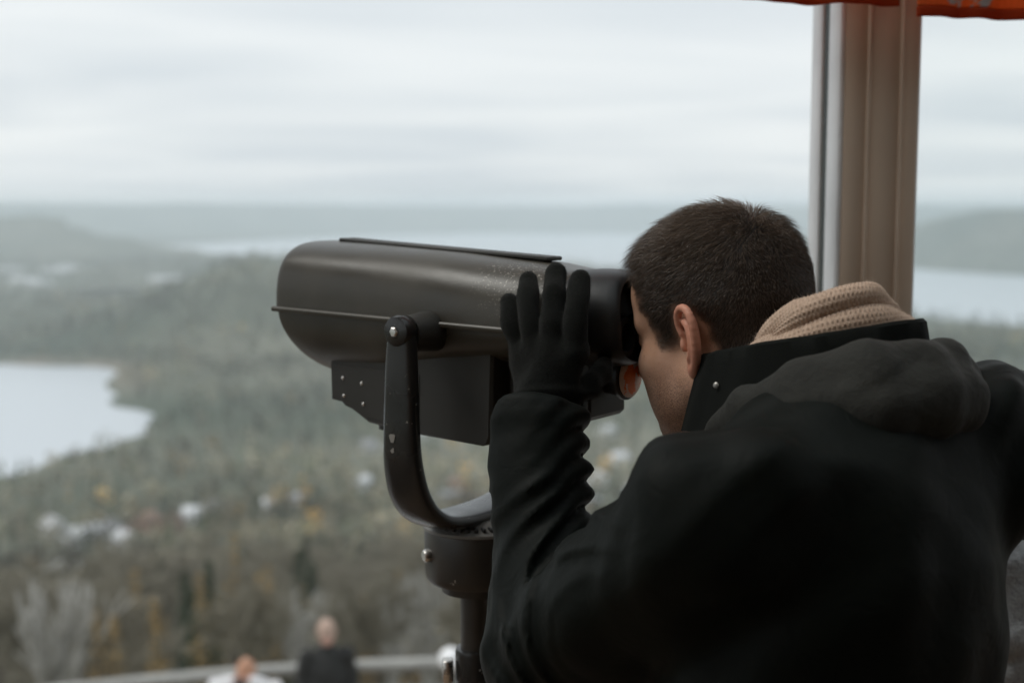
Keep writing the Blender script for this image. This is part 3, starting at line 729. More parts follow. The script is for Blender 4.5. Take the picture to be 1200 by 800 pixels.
for x, z in ((.160, 1.371), (.127, 1.367), (.158, 1.3475), (.124, 1.340)):
    MB().lathe([(.0026, 0), (.0024, .0010), (.0014, .0018), (.0002, .0021)], n=14, axis='y').build('screw', m_stl, vw, True, lambda V, x=x, z=z: tilt(V*np.array((1, 1, 1))+np.array((x, .0767, z))))
MB().lathe([(.015, -.006), (.015, .0), (.011, .001), (.010, -.004)], n=20).build('drain_plug', m_box, vw, True, lambda V: tilt(V+np.array((.105, .045, 1.3115))))
prism([(-.083, 1.44), (-.083, 1.322), (-.100, 1.326), (-.150, 1.334), (-.176, 1.348), (-.196, 1.350), (-.202, 1.356), (-.200, 1.43)], -.042, .042, .003).build('coin_slot_housing', m_box, vw, False, tilt)
prism([(-.168, 1.378), (-.168, 1.362), (-.190, 1.364), (-.190, 1.380)], .0415, .0475, .002).build('coin_slot_bezel', m_stl, vw, False, tilt)
prism([(-.172, 1.3755), (-.172, 1.3655), (-.186, 1.3668), (-.186, 1.3768)], .0465, .0482, .0008).build('coin_slot', m_blk, vw, False, tilt)
# eyepiece end: black face hood, two eyepieces, round rear cap with flaking orange paint
G = []
for x, w_, h1, h2 in ((-.180, .083, .064, .05), (-.20, .081, .066, .052), (-.215, .076, .066, .05), (-.232, .070, .065, .047), (-.242, .066, .062, .044), (-.246, .060, .057, .040), (-.238, .052, .050, .034), (-.215, .05, .048, .03)):
    G.append([(x+.012*max(0, math.sin(p))-.006*abs(math.cos(p)), *[w_*math.copysign(abs(math.cos(p))**.8, math.cos(p)), SZ+.006+(h1 if math.sin(p) > 0 else h2)*math.copysign(abs(math.sin(p))**.8, math.sin(p))]) for p in np.linspace(0, 2*math.pi, 48, endpoint=False)])
m = MB(); m.grid(np.array(G)[:, ::-1], closed_v=True); m.add(G[-1], [tuple(range(48))]); m.build('face_hood', m_blk, vw, True, tilt)
for s in (1, -1):
    e = MB().lathe([(.021, 0), (.021, .028), (.0235, .032), (.0235, .038), (.017, .039), (.016, .030)], n=28, axis='x').build('eyepiece', m_blk, vw, True, lambda V, s=s: tilt(V*np.array((-1, 1, 1))+np.array((-.206, s*.033, SZ-.004))))
    MB().lathe([(.0242, .0), (.0242, .0022)], n=28, axis='x').build('eyepiece_ring', m_stl, e, True, lambda V, s=s: tilt(V*np.array((-1, 1, 1))+np.array((-.2335, s*.033, SZ-.004))))
MB().lathe([(.024, 0), (.024, .060), (.026, .078), (.0295, .084), (.0295, .089), (.026, .091)], n=36, axis='x').build('rear_neck', m_blk, vw, True, lambda V: tilt(V*np.array((-1, 1, 1))+np.array((-.140, 0, 1.405))))
fm, ft, fb = new_mat('flaking_orange_cap'); fb.inputs['Roughness'].default_value = .5
tc = ft.nodes.new('ShaderNodeTexCoord'); n_ = ft.nodes.new('ShaderNodeTexNoise'); n_.inputs['Scale'].default_value = 70; n_.inputs['Detail'].default_value = 4; ft.links.new(tc.outputs['Object'], n_.inputs[0])
rp_ = ft.nodes.new('ShaderNodeValToRGB'); rp_.color_ramp.interpolation = 'CONSTANT'; rp_.color_ramp.elements[0].color = (.90, .21, .02, 1); rp_.color_ramp.elements[1].position = .5; rp_.color_ramp.elements[1].color = (.85, .68, .61, 1)
vl_ = ft.nodes.new('ShaderNodeVectorMath'); vl_.operation = 'DISTANCE'; ft.links.new(tc.outputs['Object'], vl_.inputs[0]); vl_.inputs[1].default_value = (-.233, .004, 1.398)
ad = ft.nodes.new('ShaderNodeMath'); ad.operation = 'MULTIPLY_ADD'; ft.links.new(vl_.outputs['Value'], ad.inputs[0]); ad.inputs[1].default_value = 20; ft.links.new(n_.outputs[0], ad.inputs[2])
s2 = ft.nodes.new('ShaderNodeMath'); s2.operation = 'SUBTRACT'; ft.links.new(ad.outputs[0], s2.inputs[0]); s2.inputs[1].default_value = .36
ft.links.new(s2.outputs[0], rp_.inputs[0]); ft.links.new(rp_.outputs[0], fb.inputs['Base Color'])
MB().lathe([(.0262, 0), (.0262, .0015), (.025, .0025), (.012, .0032), (.0, .0034)], n=36, axis='x').build('rear_cap', fm, vw, True, lambda V: tilt(V*np.array((-1, 1, 1))+np.array((-.2312, 0, 1.405))))['label'] = 'round rear cap with flaking orange and pink paint'
for z, w_ in ((1.4385, .066), (1.4305, .06)):
    MB().tube([(-.196-.02*math.cos(a), w_*math.sin(a), z) for a in np.linspace(-1.45, 1.45, 24)], .0009, 6).build('chrome_trim', m_stl, vw, True, tilt)

# yoke: one U-shaped fork carrying the head on two pivots
path = [(.148, 1.452), (.149, 1.42), (.150, 1.37), (.150, 1.32), (.147, 1.285), (.137, 1.252), (.118, 1.226), (.090, 1.210), (.055, 1.203), (.02, 1.201), (0, 1.201)]
path = path+[(-y, z) for y, z in path[-2::-1]]; path = catmull(path, 81); wd = np.interp(np.abs(np.linspace(-1, 1, 81)), [0, .35, .6, .85, 1], [.034, .033, .028, .0225, .0185]); tk = np.interp(np.abs(np.linspace(-1, 1, 81)), [0, .5, 1], [.010, .012, .0115])
G = []
for i, (y, z) in enumerate(path):
    t = path[min(i+1, 80)]-path[max(i-1, 0)]; t /= np.linalg.norm(t); nrm = np.array((-t[1], t[0])); row = []
    for a in np.linspace(0, 2*math.pi, 24, endpoint=False):
        cx, sy = math.copysign(abs(math.cos(a))**.72, math.cos(a)), math.copysign(abs(math.sin(a))**.72, math.sin(a))
        row.append((wd[i]*cx, y+nrm[0]*tk[i]*sy, z+nrm[1]*tk[i]*sy))
    G.append(row)
m = MB(); m.grid(G, closed_v=True); m.add(G[0], [tuple(range(24))]); m.add(G[-1], [tuple(range(23, -1, -1))]); yk = m.build('yoke', m_yoke, vw, True)
for s in (1, -1):
    kn = MB().lathe([(.0155, -.012), (.0185, -.009), (.0195, -.002), (.0195, .006), (.0175, .0105), (.012, .0125), (.0, .013)], n=32, axis='y').build('pivot_knob', m_yoke, vw, True, lambda V, s=s: V*np.array((1, s, 1))+np.array((0, s*.15, PZ)))
    MB().lathe([(.0062, 0), (.0062, .002), (.0045, .0034), (.0, .0036)], n=6, axis='y').build('pivot_bolt', m_stl, kn, False, lambda V, s=s: V*np.array((1, s, 1))+np.array((0, s*.1622, PZ)))
    MB().lathe([(.026, .088), (.024, .112), (.021, .14)], n=28, axis='y').build('pivot_boss', m_box, vw, True, lambda V, s=s: V*np.array((1, s, 1))+np.array((0, 0, PZ-.004)))
MB().box((.030, .098, 1.246), (.010, .022, .05), .003, Matrix.Rotation(R(-28), 3, 'X')).build('tilt_stop', m_yoke, yk)
# paint worn to bare metal on the yoke bend
m_bare = mat('bare_worn_metal', (.27, .25, .225), .5, .2)
for (y, z, sx, sz, a) in ((.1622, 1.323, .004, .014, 0), (.1615, 1.308, .0026, .006, 8)):
    V = [(.005+sx*math.cos(q)*(1+.35*math.sin(3*q+a)), .0012, sz*.5*math.sin(q)*(1+.3*math.cos(2*q+a))) for q in np.linspace(0, 6.283, 12, endpoint=False)]
    MB().add([(p[0], y+.0006, z+p[2]) for p in V]+[(p[0], y-.003, z+p[2]) for p in V], [tuple(range(11, -1, -1))]+[(k, (k+1) % 12, 12+(k+1) % 12, 12+k) for k in range(12)]).build('worn_patch', m_bare, yk)
# swivel drum, toothed ring, post
MB().lathe([(.046, 1.098), (.047, 1.110), (.062, 1.112), (.0665, 1.117), (.068, 1.124), (.0685, 1.178), (.067, 1.182)], n=56).build('swivel_drum', m_drum, vw, True)
MB().lathe([(.0665, 1.181), (.0705, 1.183), (.0705, 1.1865), (.066, 1.189), (.052, 1.196), (.044, 1.199)], n=56).build('drum_cap', m_stl if False else speckled('worn_grey_enamel', (.14, .135, .125), .35, .66, .55), vw, True)
m = MB()
for k in range(40):
    a = 2*math.pi*k/40; m.box((.0615*math.cos(a), .0615*math.sin(a), 1.1925), (.010, .0042, .0055), .0008, Matrix.Rotation(a+R(14), 3, 'Z'))
m.build('toothed_ring', m_blk, vw)
# pan lock bolt, on the side of the drum
bo = MB().lathe([(.0085, 0), (.0085, .006), (.0065, .009), (.0, .0098)], n=18, axis='x').build('pan_bolt', m_stl, vw, True, lambda V: V @ np.array(Matrix.Rotation(R(63), 3, 'Z')).T + np.array((.0675*math.cos(R(63)), .0675*math.sin(R(63)), 1.152)))
MB().lathe([(.0215, .02), (.0215, 1.10)], n=40).build('post', m_drum, vw, True)
MB().lathe([(.0225, .962), (.028, .965), (.0285, 1.014), (.0275, 1.018), (.0222, 1.019)], n=40).build('post_collar', m_yoke, vw, True)
MB().box((.030, .024, .988), (.014, .02, .03), .002, Matrix.Rotation(R(40), 3, 'Z')).build('collar_clamp', m_stl, vw)
fl_ = MB().lathe([(.15, .0005), (.15, .012), (.14, .016), (.05, .022), (.035, .05), (.0218, .06)], n=48).build('base_flange', m_drum, vw, True)
for k in range(6): MB().lathe([(.012, .012), (.012, .024), (.008, .027)], n=6).build('base_bolt', m_stl, fl_, False, lambda V, k=k: V+np.array((.115*math.cos(k*1.047), .115*math.sin(k*1.047), 0)))
tag(vw, 'black coin operated tower binocular viewer on a yoke and post', 'binocular viewer')
# ================================================================== the man at the viewer
A3 = np.array((math.cos(VA), math.sin(VA), 0)); N3 = np.array((-A3[1], A3[0], 0)); UZ = np.array((0, 0, 1.))
def VL(x, y, z): return np.array((VC[0], VC[1], 0))+A3*x+N3*y+UZ*z      # viewer-local to world
man = empty('person', (.34, 1.12, 0)); MAN0 = np.array((.34, 1.12, 0))
def mx_(V): return np.asarray(V)-MAN0

# ---- head frame: face along the barrel, tipped forward
HP = R(13); HYAW = R(-10); HS = 1.02
fx = A3*math.cos(HYAW)+N3*math.sin(HYAW)
HX = fx*math.cos(HP)-UZ*math.sin(HP); HZ = fx*math.sin(HP)+UZ*math.cos(HP); HY = np.cross(HZ, HX)
HO = VL(-.351, 0, 1.458)                                    # midpoint between the ears
def head2w(V): return HO+HS*(V[:, :1]*HX+V[:, 1:2]*HY+V[:, 2:3]*HZ)
def w2head(P): d = (np.atleast_2d(P)-HO)/HS; return np.stack([d@HX, d@HY, d@HZ], 1)
NB = np.array((.345, 1.335, 1.36)); NBh = w2head(NB)[0]     # base of the neck
EO = np.array((-.002, .0715, -.006)); ea = np.array((-.86, .50, -.06)); ea /= np.linalg.norm(ea); eb = np.array((-.20, .10, .97)); eb -= eb@ea*ea; eb /= np.linalg.norm(eb); en = np.cross(ea, eb); en *= np.sign(en[1])
def E_(a, b, n=0.): return EO+ea*a+eb*b+en*n
HELIX = [E_(.004, .004, .003), E_(.000, .016, .006), E_(.004, .029, .008), E_(.014, .0365, .008), E_(.026, .035, .007), E_(.0335, .025, .006), E_(.0345, .010, .005), E_(.031, -.006, .004), E_(.025, -.018, .003), E_(.018, -.027, .002), E_(.010, -.031, .001)]
HELIX = catmull(HELIX, 22)
ANTI = catmull([E_(.010, .022, .004), E_(.019, .020, .005), E_(.0245, .010, .005), E_(.0235, -.004, .005), E_(.017, -.015, .004), E_(.011, -.018, .003)], 12)
def ear_sdf(P):
    d = np.full(len(P), 9., np.float32)
    Mx = np.stack([ea, eb, en])
    d = smin(d, ellipsoid(P, E_(.017, .002, -.001), (.0165, .031, .0042), Mx), .003)          # thin plate
    for i in range(len(HELIX)-1):
        r0 = np.interp(i, [0, 4, 12, 21], [.0032, .0042, .0040, .0036]); d = smin(d, capsule(P, HELIX[i], HELIX[i+1], r0, r0), .0022)
    for i in range(len(ANTI)-1): d = smin(d, capsule(P, ANTI[i], ANTI[i+1], .0034, .0034), .004)
    d = smin(d, ellipsoid(P, E_(.009, -.029, .001), (.0085, .011, .0048), Mx), .005)          # lobe
    d = smax(d, -ellipsoid(P, E_(.0115, -.001, .006), (.0088, .0125, .0085), Mx), .003)       # hollow
    d = smin(d, ellipsoid(P, E_(.001, -.003, .004), (.0045, .0075, .0042), Mx), .004)         # tragus
    return d
def head_sdf(P0):
    P = P0.copy(); m = np.abs(P); Q = np.stack([P[:, 0], m[:, 1], P[:, 2]], 1)               # left/right symmetric
    d = ellipsoid(Q, (-.004, 0, .052), (.098, .076, .084))
    d = smin(d, ellipsoid(Q, (-.045, 0, .035), (.060, .066, .066)), .03)
    d = smin(d, ellipsoid(Q, (.040, 0, .045), (.056, .062, .060)), .03)
    d = smin(d, ellipsoid(Q, (.040, 0, -.030), (.052, .058, .075)), .03)
    d = smin(d, capsule(Q, (.005, .049, -.055), (.066, .025, -.095), .022, .019), .028)       # jaw
    d = smin(d, ellipsoid(Q, (.073, 0, -.098), (.023, .024, .019)), .02)
    d = smin(d, ellipsoid(Q, (.060, .044, -.022), (.026, .021, .020)), .02)                   # cheekbone
    d = smin(d, ellipsoid(Q, (.052, .040, -.055), (.030, .021, .036)), .02)
    d = smin(d, capsule(Q, (.086, .012, .024), (.070, .046, .024), .011, .010), .014)         # brow
    d = smax(d, -ellipsoid(Q, (.100, .032, .006), (.018, .019, .012)), .012)                  # eye socket
    d = smin(d, ellipsoid(Q, (.076, .032, .006), (.0145, .0165, .0135)), .004)
    d = smin(d, capsule(Q, (.091, 0, .016), (.117, 0, -.028), .0075, .0105), .010)            # nose
    d = smin(d, ellipsoid(Q, (.100, .013, -.034), (.012, .0075, .0075)), .006)
    d = smin(d, capsule(Q, (.097, 0, -.064), (.086, .021, -.066), .0062, .004), .006)
    d = smin(d, capsule(Q, (.096, 0, -.0735), (.086, .018, -.072), .0065, .004), .006)
    d = smin(d, capsule(P, (-.030, 0, -.035), NBh, .056, .064), .035)                          # neck
    d = smin(d, capsule(P, NBh, NBh+np.array((-.02, 0, -.05)), .07, .09), .04)
    e = (Q[:, 1] > .05) & (Q[:, 0] > -.07) & (Q[:, 0] < .035) & (Q[:, 2] > -.055) & (Q[:, 2] < .07)
    if e.any(): d[e] = smin(d[e], ear_sdf(Q[e].astype(np.float32)), .005)
    return d
HAIR = np.array([(.080, .30), (.084, .100), (.070, .080), (.062, .052), (.053, .026), (.043, .006), (.038, -.006), (.014, -.008), (.011, 0), (.008, .018), (.0, .027), (-.018, .029), (-.027, .018), (-.029, -.005), (-.032, -.028), (-.048, -.062), (-.066, -.082), (-.30, -.095), (-.30, .30)])
def hair_sd(V):
    n = .003*wob(np.asarray(V, np.float32), 130, 8)
    return poly_sd(V[:, 0], V[:, 2], HAIR)+n
def skin_cols(V):
    V = np.asarray(V); sd = hair_sd(V); hair = np.clip(.5-sd/.006, 0, 1)*(1-np.clip((np.abs(V[:, 1])-.0785)/.002, 0, 1)*(V[:, 2] < .04)*(V[:, 0] > -.05))*np.clip((.5-sd/.02), .55, 1)
    st = np.clip((-.022-V[:, 2]+.35*(V[:, 0]-.03)*0)/.03, 0, 1)*np.clip((V[:, 0]+.012)/.025, 0, 1)
    st *= np.clip((V[:, 2]+.16)/.03, 0, 1)
    ear = np.clip((np.abs(V[:, 1])-.0735)/.006, 0, 1)*(V[:, 2] > -.045)*(V[:, 2] < .06)*(V[:, 0] > -.06)*(V[:, 0] < .02)
    lips = np.exp(-(((V[:, 2]+.069)/.007)**2))*(V[:, 0] > .086)
    red = np.clip(ear+lips, 0, 1)
    return np.stack([hair, st, red], 1)
sm, st_, sb = new_mat('skin'); sb.inputs['Roughness'].default_value = .48; sb.inputs['Specular IOR Level'].default_value = .35
sb.inputs['Subsurface Weight'].default_value = .12; sb.inputs['Subsurface Radius'].default_value = (.008, .0035, .002); sb.inputs['Subsurface Scale'].default_value = .6
at = st_.nodes.new('ShaderNodeAttribute'); at.attribute_name = 'zones'; sp = st_.nodes.new('ShaderNodeSeparateColor'); st_.links.new(at.outputs['Color'], sp.inputs[0])
tc = st_.nodes.new('ShaderNodeTexCoord')
def sk_noise(sc, det):
    n = st_.nodes.new('ShaderNodeTexNoise'); n.inputs['Scale'].default_value = sc; n.inputs['Detail'].default_value = det; st_.links.new(tc.outputs['Object'], n.inputs[0]); return n.outputs[0]
def sk_mix(f, a, b):
    x = st_.nodes.new('ShaderNodeMix'); x.data_type = 'RGBA'
    if isinstance(f, float): x.inputs[0].default_value = f
    else: st_.links.new(f, x.inputs[0])
    for s, q in ((6, a), (7, b)):
        if isinstance(q, tuple): x.inputs[s].default_value = (*q, 1)
        else: st_.links.new(q, x.inputs[s])
    return x.outputs[2]
def sk_math(op, a, b):
    x = st_.nodes.new('ShaderNodeMath'); x.operation = op
    for s, q in ((0, a), (1, b)):
        if isinstance(q, float): x.inputs[s].default_value = q
        else: st_.links.new(q, x.inputs[s])
    return x.outputs[0]
def sk_rng(src, a, b, c=0., d=1.):
    x = st_.nodes.new('ShaderNodeMapRange'); st_.links.new(src, x.inputs[0])
    for k, q in zip((1, 2, 3, 4), (a, b, c, d)): x.inputs[k].default_value = q
    return x.outputs[0]
base = sk_mix(sk_rng(sk_noise(45, 4), .35, .7), (.58, .345, .24), (.51, .28, .18))
base = sk_mix(sk_math('MULTIPLY', sk_rng(sk_noise(170, 2), .66, .72), .45), base, (.24, .10, .06))
base = sk_mix(sk_math('MULTIPLY', sp.outputs[2], .75), base, (.60, .25, .17))
stub = sk_math('MULTIPLY', sp.outputs[1], sk_rng(sk_noise(900, 1), .40, .62, .12, .75))
base = sk_mix(stub, base, (.085, .06, .05))
base = sk_mix(sp.outputs[0], base, (.030, .021, .016))
st_.links.new(base, sb.inputs['Base Color'])
bn = st_.nodes.new('ShaderNodeBump'); bn.inputs['Strength'].default_value = .35; bn.inputs['Distance'].default_value = .0006; st_.links.new(sk_noise(700, 3), bn.inputs['Height']); st_.links.new(bn.outputs[0], sb.inputs['Normal'])
body, HV, HF = sdf_object('body', head_sdf, (-.21, -.105, -.235), (.135, .12, .150), .0022, sm, man, lambda V: mx_(head2w(V)), {'zones': skin_cols})
m_eye = mat('eye_white', (.75, .72, .70), .15)
for s in (1, -1):
    e = MB().lathe([(.0118*math.sin(q), -.0118*math.cos(q)) for q in np.linspace(.05, math.pi-.05, 14)], n=20).build('eye', m_eye, man, True, lambda V, s=s: mx_(head2w(V+np.array((.0795, s*.032, .006)))))

# ---- hair: individual short strands, swirling out from the crown
rg = np.random.RandomState(9)
HN = normals_np(HV, HF); fc = HV[HF].mean(1); far_ = np.linalg.norm(np.cross(HV[HF[:, 2]]-HV[HF[:, 0]], HV[HF[:, 3]]-HV[HF[:, 1]]), axis=1)/2
sdc = hair_sd(fc); earz = (np.abs(fc[:, 1]) > .0805) & (fc[:, 2] < .036) & (fc[:, 0] > -.045)
pr = far_*np.clip(.5-sdc/.006, 0, 1)*(~earz); pr *= (fc[:, 2] > -.10); pr /= pr.sum()
NST = 34000; fi = rg.choice(len(HF), NST, p=pr); bu, bv = rg.rand(NST, 1), rg.rand(NST, 1)
q = HV[HF[fi]]; root = (q[:, 0]*(1-bu)+q[:, 1]*bu)*(1-bv)+(q[:, 3]*(1-bu)+q[:, 2]*bu)*bv; nn = HN[HF[fi]].mean(1); nn /= np.linalg.norm(nn, axis=1)[:, None]
WH = np.array((-.068, .006, .118)); comb = root-WH; comb -= (comb*nn).sum(1)[:, None]*nn; comb /= np.linalg.norm(comb, axis=1)[:, None]+1e-6
sw = np.cross(nn, comb); dist = np.linalg.norm(root-WH, axis=1)
topness = np.clip((root[:, 2]-.045)/.06, 0, 1); frontness = np.clip((root[:, 0]-.0)/.06, 0, 1)
L = (.0066+.021*topness**1.4+.008*topness*frontness)*rg.uniform(.65, 1.2, NST); sdr = hair_sd(root); L *= np.clip(-sdr/.02+.25, .3, 1)
clump = wob(root.astype(np.float32), 95, 8, 2)[:, None]; clump2 = wob(root.astype(np.float32), 160, 8, 7)[:, None]
lift = (.26+.06*topness+.10*rg.rand(NST)+.10*clump2[:, 0])[:, None]
d0 = nn*(lift+.25)+comb*.75+sw*(.20*np.exp(-dist/.04)[:, None]+.22*clump)+rg.normal(size=(NST, 3))*.11; d0 /= np.linalg.norm(d0, axis=1)[:, None]
d1 = nn*(lift*.45)+comb+sw*.30*clump+rg.normal(size=(NST, 3))*.08; d1 /= np.linalg.norm(d1, axis=1)[:, None]
p0 = root-nn*.001; p1 = root+d0*L[:, None]*.5; p2 = p1+d1*L[:, None]*.5
rad = .00021*rg.uniform(.8, 1.2, NST)[:, None]; a_ = np.cross(d0, rg.normal(size=(NST, 3))); a_ /= np.linalg.norm(a_, axis=1)[:, None]; b_ = np.cross(d0, a_)
ringp = [a_*math.cos(k*2.094)+b_*math.sin(k*2.094) for k in range(3)]
SV = np.stack([p0+ringp[k]*rad for k in range(3)]+[p1+ringp[k]*rad*.8 for k in range(3)]+[p2], 1).reshape(-1, 3); o7 = np.arange(NST)[:, None]*7
Q4 = np.concatenate([np.concatenate([o7+k, o7+(k+1) % 3, o7+3+(k+1) % 3, o7+3+k], 1) for k in range(3)]); T3 = np.concatenate([np.concatenate([o7+3+k, o7+3+(k+1) % 3, o7+6], 1) for k in range(3)])
me = np_mesh('hair', mx_(head2w(SV)), [Q4, T3], True)
hc = np.array((.084, .055, .036))*rg.uniform(.55, 1.6, (NST, 1))+np.array((.05, .032, .018))*topness[:, None]*rg.rand(NST, 1); color_attr(me, 'tint', np.repeat(hc, 7, 0))  # strands paler towards the top: sky light painted into their tint
m_hair = mat('dark_brown_hair', (.04, .03, .02), .30, attr='tint', spec=.6)
obj('hair', me, m_hair, man)
# eyebrows
EB = []
for s in (1, -1):
    for k in range(160):
        t_ = rg.rand(); p = np.array((.0955-.030*t_**1.6, s*(.012+.040*t_), .024+.006*math.sin(t_*2.6)+rg.normal()*.0016)); EB.append((p, p+np.array((.002, s*.006, .002))+rg.normal(size=3)*.0012))
m = MB()
for a, b in EB: m.tube([a, (a+b)/2+np.array((.0012, 0, 0)), b], [.0003, .0003, .00008], 3)
m.build('eyebrows', m_hair, man, False, lambda V: mx_(head2w(V)))

# ---- jacket
LS, LE, LW = np.array((.182, 1.135, 1.318)), np.array((.036, 1.290, 1.128)), np.array((.0305, 1.408, 1.372))
RS, RE, RW = np.array((.500, 1.315, 1.345)), np.array((.685, 1.495, 1.300)), np.array((.615, 1.745, 1.262))
Bd = np.array((-.5, .866, 0)); Sd = np.array((-.866, -.5, 0)); lean = np.array((-.02, .22, 1)); lean /= np.linalg.norm(lean)
Bt = np.cross(Sd, lean); Bt /= np.linalg.norm(Bt); TM = np.stack([Sd, -Bt, lean])
fa = LW-LE; faL = np.linalg.norm(fa); fad = fa/faL; fu = np.array((1., 0, 0)); fu -= fu@fad*fad; fu /= np.linalg.norm(fu); fv = np.cross(fad, fu)
def jacket_sdf(P):
    d = ellipsoid(P, (.325, 1.225, 1.225), (.172, .135, .205), TM)
    d = smin(d, ellipsoid(P, (.290, 1.175, .99), (.172, .148, .30), TM), .06)
    d = smin(d, capsule(P, LS+np.array((.05, .02, .01)), RS-np.array((.03, 0, 0)), .072, .078), .05)
    d = smin(d, capsule(P, (.335, 1.295, 1.32), (.318, 1.335, 1.36), .10, .08), .05)
    # fold fields
    h = ((P-LE)@fad.astype(np.float32)); q = P-LE.astype(np.float32); cu = q@fu.astype(np.float32); cv = q@fv.astype(np.float32); ang = np.arctan2(cv, cu)
    right = .5+.5*np.cos(ang)                                                  # 1 on the inner side of the elbow
    skew = h+.115*(1-right)**1.3+.012*wob(P, 12, 6)
    ph = np.abs(np.sin(math.pi*skew/.0315)); gate = np.clip((h+.09)/.06, 0, 1)
    lob = .0135*gate*right**3*(ph-.55)
    rho = np.hypot(P[:, 0]-.099, P[:, 2]-1.191)+.011*wob(P, 11, 6, 4); ridge = np.abs(np.cos(math.pi*rho/.0225))**4
    thin = .0068*(ridge-.25)*np.clip(.7+.6*wob(P, 18, 6, 9), .0, 1.3)*np.clip((rho-.055)/.03, 0, 1)*np.clip((faL-.035-h)/.05, 0, 1)*(1-right**3)
    fore = capsule(P, LE, LW, .060, .0485)-lob-.004*np.clip(1-(np.abs(h-faL+.012)/.02), 0, 1)
    fore = smax(fore, h-faL-.006, .006)
    up = capsule(P, LS, LE, .080, .066)
    ua = ((P-LS.astype(np.float32))@((LE-LS)/np.linalg.norm(LE-LS)).astype(np.float32))
    up -= .0085*np.sin(ua/.0165+2.2*np.sin(P[:, 0]*9+P[:, 2]*14))*np.clip((P[:, 2]-1.20)/.10, 0, 1)*.7
    r2_ = np.hypot(P[:, 0]-.31, P[:, 2]-1.20)+.012*wob(P, 10, 6, 13); up -= .0065*(np.abs(np.cos(math.pi*r2_/.043))**4-.25)*np.clip(.7+.6*wob(P, 13, 6, 15), 0, 1.3)*np.clip((P[:, 2]-1.22)/.05, 0, 1)
    arm = smin(up, fore, .018)-thin*np.clip((.115-P[:, 0])/.05, 0, 1)
    d = smin(d, arm, .028)
    ra = capsule(P, RS, RE, .086, .078)-.005*np.sin(P[:, 0]*85+4*np.sin(P[:, 2]*16)); rf_ = smax(capsule(P, RE, RW, .066, .050)-.004*np.sin(P[:, 1]*150+3*np.sin(P[:, 2]*22)), (P-RW.astype(np.float32))@((RW-RE)/np.linalg.norm(RW-RE)).astype(np.float32)-.006, .006)
    d = smin(d, smin(ra, rf_, .03), .035)
    d = d-.0045*wob(P, 26, 8, 1)-.0018*wob(P, 70, 8, 5)
    d = smax(d, .80-P[:, 2], .01)
    return d
m_jkt, jt, jb = new_mat('black_softshell'); jb.inputs['Base Color'].default_value = (.0026, .0042, .0029, 1); jb.inputs['Roughness'].default_value = .6; jb.inputs['Specular IOR Level'].default_value = .13
jb.inputs['Sheen Weight'].default_value = .025; jb.inputs['Sheen Roughness'].default_value = .35
tc = jt.nodes.new('ShaderNodeTexCoord'); n1_ = jt.nodes.new('ShaderNodeTexNoise'); n1_.inputs['Scale'].default_value = 1400; n1_.inputs['Detail'].default_value = 1; jt.links.new(tc.outputs['Object'], n1_.inputs[0])
n2_ = jt.nodes.new('ShaderNodeTexNoise'); n2_.inputs['Scale'].default_value = 38; n2_.inputs['Detail'].default_value = 3; n2_.inputs['Distortion'].default_value = 1.2; jt.links.new(tc.outputs['Object'], n2_.inputs[0])
b1 = jt.nodes.new('ShaderNodeBump'); b1.inputs['Strength'].default_value = .3; b1.inputs['Distance'].default_value = .0003; jt.links.new(n1_.outputs[0], b1.inputs['Height'])
b2 = jt.nodes.new('ShaderNodeBump'); b2.inputs['Strength'].default_value = .35; b2.inputs['Distance'].default_value = .003; jt.links.new(n2_.outputs[0], b2.inputs['Height']); jt.links.new(b1.outputs[0], b2.inputs['Normal']); jt.links.new(b2.outputs[0], jb.inputs['Normal'])
sdf_object('jacket', jacket_sdf, (-.06, .93, .785), (.80, 1.79, 1.50), .0050, m_jkt, man, mx_)
# standing collar, hood folded on the back, scarf inside
CC = np.array((.313, 1.350, 1.463)); CF = np.array((-.70, .714, 0)); CS = np.array((-.714, -.70, 0))
def loop(th_, rf_, rs, dz, base_=CC, slope=.027):
    return base_+CF*rf_*math.cos(th_)+CS*rs*math.sin(th_)+UZ*(dz-slope*math.cos(th_))
def band(name, a0, a1, rows, m_, n=90, wob_=0., thick=.004, seed=0):
    """rows: list of (front radius, side radius, dz) from inside bottom over the rim to outside bottom; closed as a thick band"""
    G = []
    for i, a in enumerate(np.linspace(a0, a1, n)):
        row = []
        for k, (rf_, rs, dz) in enumerate(rows):
            wv = wob_*(math.sin(a*5+seed)+.6*math.sin(a*11+seed*2+k*.7)+.35*math.sin(a*23+seed+k*.9))*(k/len(rows))
            row.append(loop(a, rf_+wv, rs+wv, dz+wv*.6))
        G.append(row)
    m = MB(); m.grid(G, closed_v=True); nr_ = len(rows); m.add(G[0], [tuple(range(nr_))]); m.add(G[-1], [tuple(range(nr_-1, -1, -1))])
    return m.build(name, m_, man, True, mx_)
m_fl = mat('black_fleece_lining', (.005, .006, .005), .9, bump=(600, .5, .001), sheen=.02, spec=.15)
band('collar', R(40), R(318), [(.118, .080, -.075), (.119, .081, -.03), (.121, .083, -.006), (.124, .086, .0), (.128, .090, -.003), (.131, .093, -.015), (.137, .099, -.04), (.147, .110, -.085)], m_fl, 100, .002)
m_hood = mat('dark_olive_hood_cloth', (.022, .022, .0185), .75, bump=(700, .8, .0008), bump2=(45, .7, .004), sheen=.08, spec=.25)
HR = [(R(a), f, s_, dz, r_) for a, f, s_, dz, r_ in ((70, .138, .103, -.088, .010), (92, .145, .111, -.062, .017), (115, .151, .119, -.045, .022), (140, .154, .124, -.038, .024), (165, .150, .124, -.040, .020), (185, .147, .124, -.042, .018), (210, .147, .124, -.050, .018), (240, .150, .122, -.055, .018), (265, .145, .116, -.066, .014))]
HPTS = [(loop(a, f, s_, dz), r_) for a, f, s_, dz, r_ in HR]
